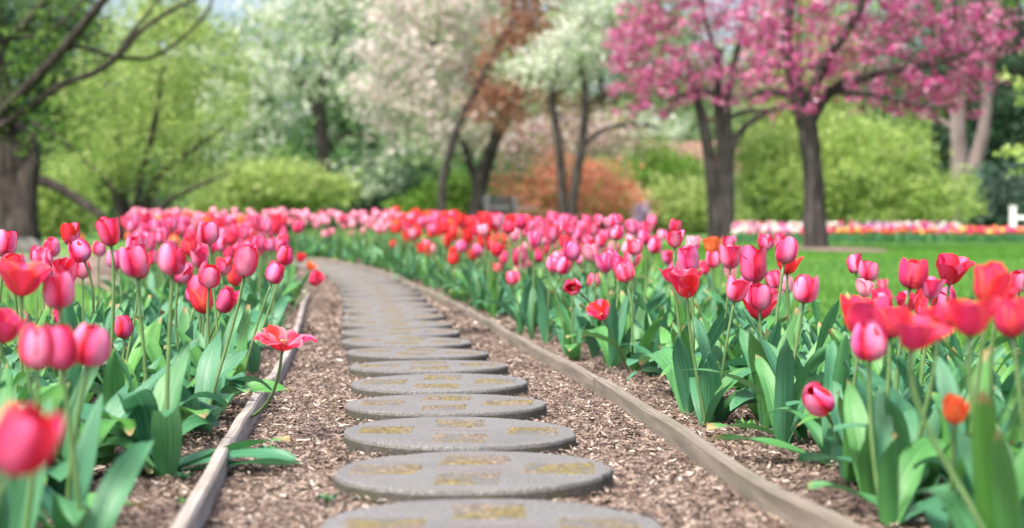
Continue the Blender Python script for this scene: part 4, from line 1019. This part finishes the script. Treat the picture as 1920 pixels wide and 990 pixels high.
shrub('azalea', 'orange red azalea in flower behind the double-trunked white tree', 'shrub', Z, [ell(1000,372,70,40,Z), ell(1105,362,80,44,Z), ell(1165,382,45,34,Z), ell(1050,322,60,34,Z), ell(1130,318,40,24,Z), ell(950,350,40,30,Z)], 330, [('blossoms', 20, .17, .05, AZALEA, .8), ('foliage', 8, .22, .045, YELLOWG, .6)], seed=15)
Z = 44.0
tree('redbud_tree', 'thin tree with sparse pink blossom above the orange azalea', 'tree', Z, 1120, [([(1120,425),(1110,330),(1080,260),(1040,200)], [5,4,4,2]), ([(1112,335),(1150,270),(1190,230)], [4,3,2])],
 [ell(1040,260,110,45,Z), ell(1150,250,80,40,Z), ell(960,280,60,30,Z)], 330, [('blossoms', 11, .25, .045, CREAMP, .8), ('foliage', 10, .27, .05, TAN, .9), ('buds', 6, .2, .04, PINKB, .4)], seed=16, twig=.015)
# shrubs along the back
for (nm, lab, Z, E, n, mat, sd_) in [
 ('yellow_shrub', 'yellow-green shrub spreading flat left of the slim straight trunk', 37, [(520,345,110,30),(450,370,80,40),(590,360,60,30)], 420, YELLOWG, 31),
 ('green_shrub', 'mid green rounded shrub under the yellow-green one', 39, [(490,395,110,32),(400,395,70,32)], 330, MIDG, 32),
 ('dark_shrub', 'dark green shrub in deep shade right of the slim straight trunk', 50, [(720,385,110,45),(660,360,70,60),(800,370,80,60)], 420, DARKG, 33),
 ('green_shrub', 'bright green low shrub at the foot of the leaning dark trunk', 44, [(810,398,70,24),(850,370,50,40)], 260, FRESH, 34),
 ('pale_shrub', 'pale yellow-green shrub left of the triple grey trunks', 42, [(1290,395,75,50),(1230,400,60,40),(1340,400,60,50)], 420, YELLOWG, 35),
 ('green_shrub', 'fresh green shrub in front of the house', 52, [(1210,320,90,60),(1270,340,60,40),(1180,370,60,40)], 420, FRESH, 36),
 ('dark_shrub', 'dark green shrub behind the spreading tree', 42, [(330,380,110,45),(420,360,70,50)], 330, DARKG, 37),
 ('green_shrub', 'yellow-green sunny shrub right of the big dark trunk', 36, [(115,400,50,45),(80,360,50,50)], 260, LIME, 38)]:
    shrub(nm, lab, 'shrub', Z, [ell(*e, Z) for e in E], n, [('foliage', 26, .2, .055, mat, 1)], BARK_DARK, None, sd_)
shrub('lilac_bush', 'small lilac bush in flower under the spreading tree', 'shrub', 31, [ell(275,388,24,20,31)], 60, [('blossoms', 16, .07, .03, LILAC, 1), ('foliage', 8, .08, .03, FRESH, 1)], seed=40, stems=3)
shrub('lilac_bush', 'tiny pale lilac bush standing behind the pink tulips below the azalea', 'shrub', 30, [ell(1203,408,13,24,30)], 40, [('blossoms', 16, .05, .028, LILAC, 1)], seed=41, stems=3)
# far belt of trees, each its own
belt = [(-60,62,MIDG,'mid green'),(120,66,FRESH,'fresh green'),(300,60,YELLOWG,'yellow-green'),(430,70,MIDG,'mid green'),(640,64,MIDG,'mid green'),(760,72,DARKG,'dark green'),(880,60,SAGE,'sage green'),(1010,66,TAN,'tan'),(1130,70,MIDG,'mid green'),(1240,64,SAGE,'sage green'),(1390,72,SAGE,'sage green'),(1500,62,YELLOWG,'yellow-green'),(1620,68,SAGE,'sage green'),(1750,64,MIDG,'mid green'),(1900,70,DARKG,'dark green'),(2040,62,MIDG,'mid green')]
behind = ['the old tree at the left edge','the limbs of the old tree','the spreading tree','the gap of open sky','the slim straight trunk','the dark shrub','the leaning dark trunk','the copper tree','the double-trunked white tree','the roof of the house','the triple grey trunks','the left end of the lime shrub','the pink crab apple','the forked trunk','the dark evergreens at the right','the right picture edge']
for k, ((u, Z, mat, word), bh) in enumerate(zip(belt, behind)):
    top = -70 if u not in (430, 640) else 60
    top = {430: 70, 640: 20, 1390: 90}.get(u, -90)
    tree('background_tree', f'{word} tree far in the background behind {bh}', 'tree', Z, u, [([(u,418),(u+4,300),(u-3,150),(u,top+60)], [8,7,5,3])],
     [ell(u,(top+330)/2,95,(330-top)/2,Z,2.2), ell(u-30,300,85,80,Z,2), ell(u+40,250,80,90,Z,2)], 420, [('foliage', 24, .42, .11, mat, 1)], BARK, 'trees far in the background', seed=60+k, shell=.5)
# dense understorey closing the view under the crowns
for k, u in enumerate(range(-80, 2100, 115)):
    Z = 56+(k*37 % 9)*.5; mat, word = [(MIDG, 'mid green'), (DARKG, 'dark'), (FRESH, 'fresh green')][k % 3]
    shrub('hedge_shrub', f'{word} shrub in the hedge closing the view under the far trees', 'shrub', Z, [ell(u,350,85,60,Z), ell(u+20,392,80,40,Z)], 260, [('foliage', 22, .3, .085, mat, 1)], BARK_DARK, f'{word} hedge shrubs under the far trees', seed=90+k, stems=4)
# house, half hidden
t = thing('house', (at(1285, 400, 58).x, 58, gz(58)), 'pale house with a brown roof half hidden behind the triple grey trunks', 'house')
WALL = simple('pale_siding', [(.55,.56,.60), (.66,.67,.70)], 2); ROOF = simple('brown_roof', [(.16,.09,.07), (.26,.15,.12)], 6)
V, Fc = box(0, 0, .95, 3.4, 3, 1.9); ob('wall', mesh('wall', V, Fc, WALL, smooth=False), t)
V = [(-2.0,-1.8,1.85),(2.0,-1.8,1.85),(2.0,1.8,1.85),(-2.0,1.8,1.85),(-2.0,0,3.0),(2.0,0,3.0)]
ob('roof', mesh('roof', V, [(0,1,5,4),(2,3,4,5),(0,4,3),(1,2,5),(0,3,2,1)], ROOF, smooth=False), t)
for x in (-.9, .9):
    V, Fc = box(x, -1.52, 1.1, .7, .06, .8); f_ = ob('window', mesh('window', V, Fc, WHITEP, smooth=False), t)
    V, Fc = box(x, -1.555, 1.1, .58, .02, .68); ob('pane', mesh('pane', V, Fc, simple('dark_glass', [(.03,.04,.05), (.06,.07,.08)], 1, .1), smooth=False), f_)
# weathered bench seen nearly end on
Z = 37.0
t = thing('garden_bench', (at(962, 420, Z).x, Z, gz(Z)), 'grey weathered garden bench seen nearly end on, behind the red tulips', 'bench', rz=math.radians(62))
GREYW = simple('weathered_grey', [(.09,.088,.095), (.16,.155,.165)], 4)
for k in range(4): V, Fc = box(0, -.2+.13*k, .43, 1.4, .11, .035); ob('seat_slat', mesh('seat_slat', V, Fc, GREYW, smooth=False), t)
for k in range(3): V, Fc = box(0, .30+.02*k, .56+.13*k, 1.4, .03, .10); ob('back_slat', mesh('back_slat', V, Fc, GREYW, smooth=False), t)
for x in (-.62, .62):
    V, Fc = box(x, -.22, .2, .07, .07, .42); ob('leg', mesh('leg', V, Fc, GREYW, smooth=False), t)
    V, Fc = box(x, .28, .44, .07, .06, .9); ob('leg', mesh('leg', V, Fc, GREYW, smooth=False), t)
    V, Fc = box(x, .02, .63, .07, .56, .04); ob('armrest', mesh('armrest', V, Fc, GREYW, smooth=False), t)
# boulder beside the big trunk
q = np.random.RandomState(5); V = []; Fc = []
for i in range(9):
    for j in range(16):
        a, b = i/8*math.pi*.5, j/16*6.283; r = 1+.09*math.sin(3*b+1)+.07*math.sin(5*a+2*b)+.03*q.randn()
        V.append((.26*r*math.cos(a)*math.cos(b), .22*r*math.cos(a)*math.sin(b), -.04+.20*r*math.sin(a)))
for i in range(8):
    for j in range(16): Fc.append((i*16+j, i*16+(j+1) % 16, (i+1)*16+(j+1) % 16, (i+1)*16+j))
b_ = at(48, 460, 19.5); o = ob('boulder', mesh('boulder', V, Fc, simple('grey_rock', [(.04,.042,.036), (.08,.082,.07), (.14,.138,.125)], 7, .9, .5)), loc=(b_.x, 19.5, gz(19.5))); tag(o, 'mossy grey boulder at the foot of the big dark trunk', 'boulder')

# ------------------------------------------------------------------ grass blades on the lawn (uncountable)
def grass(n, x0, x1, y0, y1, hgt, wd, seed, side):
    q = np.random.RandomState(seed); y = y0*(y1/y0)**q.rand(n); x = x0+(x1-x0)*q.rand(n)
    u = x*F/y
    if side == 'r': lim = np.interp(y, RT[:, 1], RT[:, 0]+1.12); k = (x > np.where(y > RT[:, 1].max()-1.3, -20, lim)) & (x < y*.34)
    else: lim = np.interp(y, LT[:, 1], LT[:, 0])-np.interp(y, [4.5, 6, 8, 12], [1.35, 1.05, 1.0, 1.3]); k = (x < lim) & (x > -y*.34)
    k &= ((x-c0[0])/.58)**2+((y-c0[1]+1)/2.0)**2 > 1
    if side == 'r': k &= ~((y > 17.0) & (y < 19.5) & (x < -1))
    x, y = x[k], y[k]; n = len(x); z = GZ(y); a = q.rand(n)*6.283; h = hgt*(.6+.7*q.rand(n)); w_ = wd*(.7+.6*q.rand(n)); sc = np.maximum(1, y/14)
    w_ = w_*sc; b = q.randn(n, 2)*.35*h[:, None]
    p0 = np.stack([x-np.cos(a)*w_, y-np.sin(a)*w_, z-.003], 1); p1 = np.stack([x+np.cos(a)*w_, y+np.sin(a)*w_, z-.003], 1); p2 = np.stack([x+b[:, 0], y+b[:, 1], z+h], 1)
    V = np.stack([p0, p1, p2], 1).reshape(-1, 3)
    return V, np.arange(n*3).reshape(n, 3)
GRASS = leaf_mat('grass_blade', [(.05,.16,.015), (.09,.25,.025), (.15,.34,.045)], .3, .6, .7, .75)
V1, F1 = grass(120000, -1, 8, 6.5, 24, .05, .003, 1, 'r'); V2, F2 = grass(40000, -8, -1, 7, 24, .05, .003, 2, 'l')
tag(ob('grass', mesh('grass', np.concatenate([V1, V2]), np.concatenate([F1, F2+len(V1)]), GRASS, smooth=False)), 'short bright green lawn grass on both sides of the beds', 'grass', kind='stuff')
# little weeds in the mulch
for (u, v, lab) in [(613,960,'tiny green weed left of the nearest stepping stone'), (1398,818,'feathery small weed between the big leaves and the right edging'), (345,916,'tiny weed in the mulch of the left bed near the board'), (352,968,'tiny weed close to the bottom end of the left board'), (505,862,'small weed just right of the left board')]:
    x, y = hit(u, v); t = thing('weed', (x, y, gz(y)+.008), lab, 'weed')
    for k in range(7): o = ob('leaf', leaf_mesh(.028+.012*(u == 1398), .005, .3, .8, .2, .4, k, nv=5, nu=3), t); o.rotation_euler.z = k*.9+U(-.2, .2)
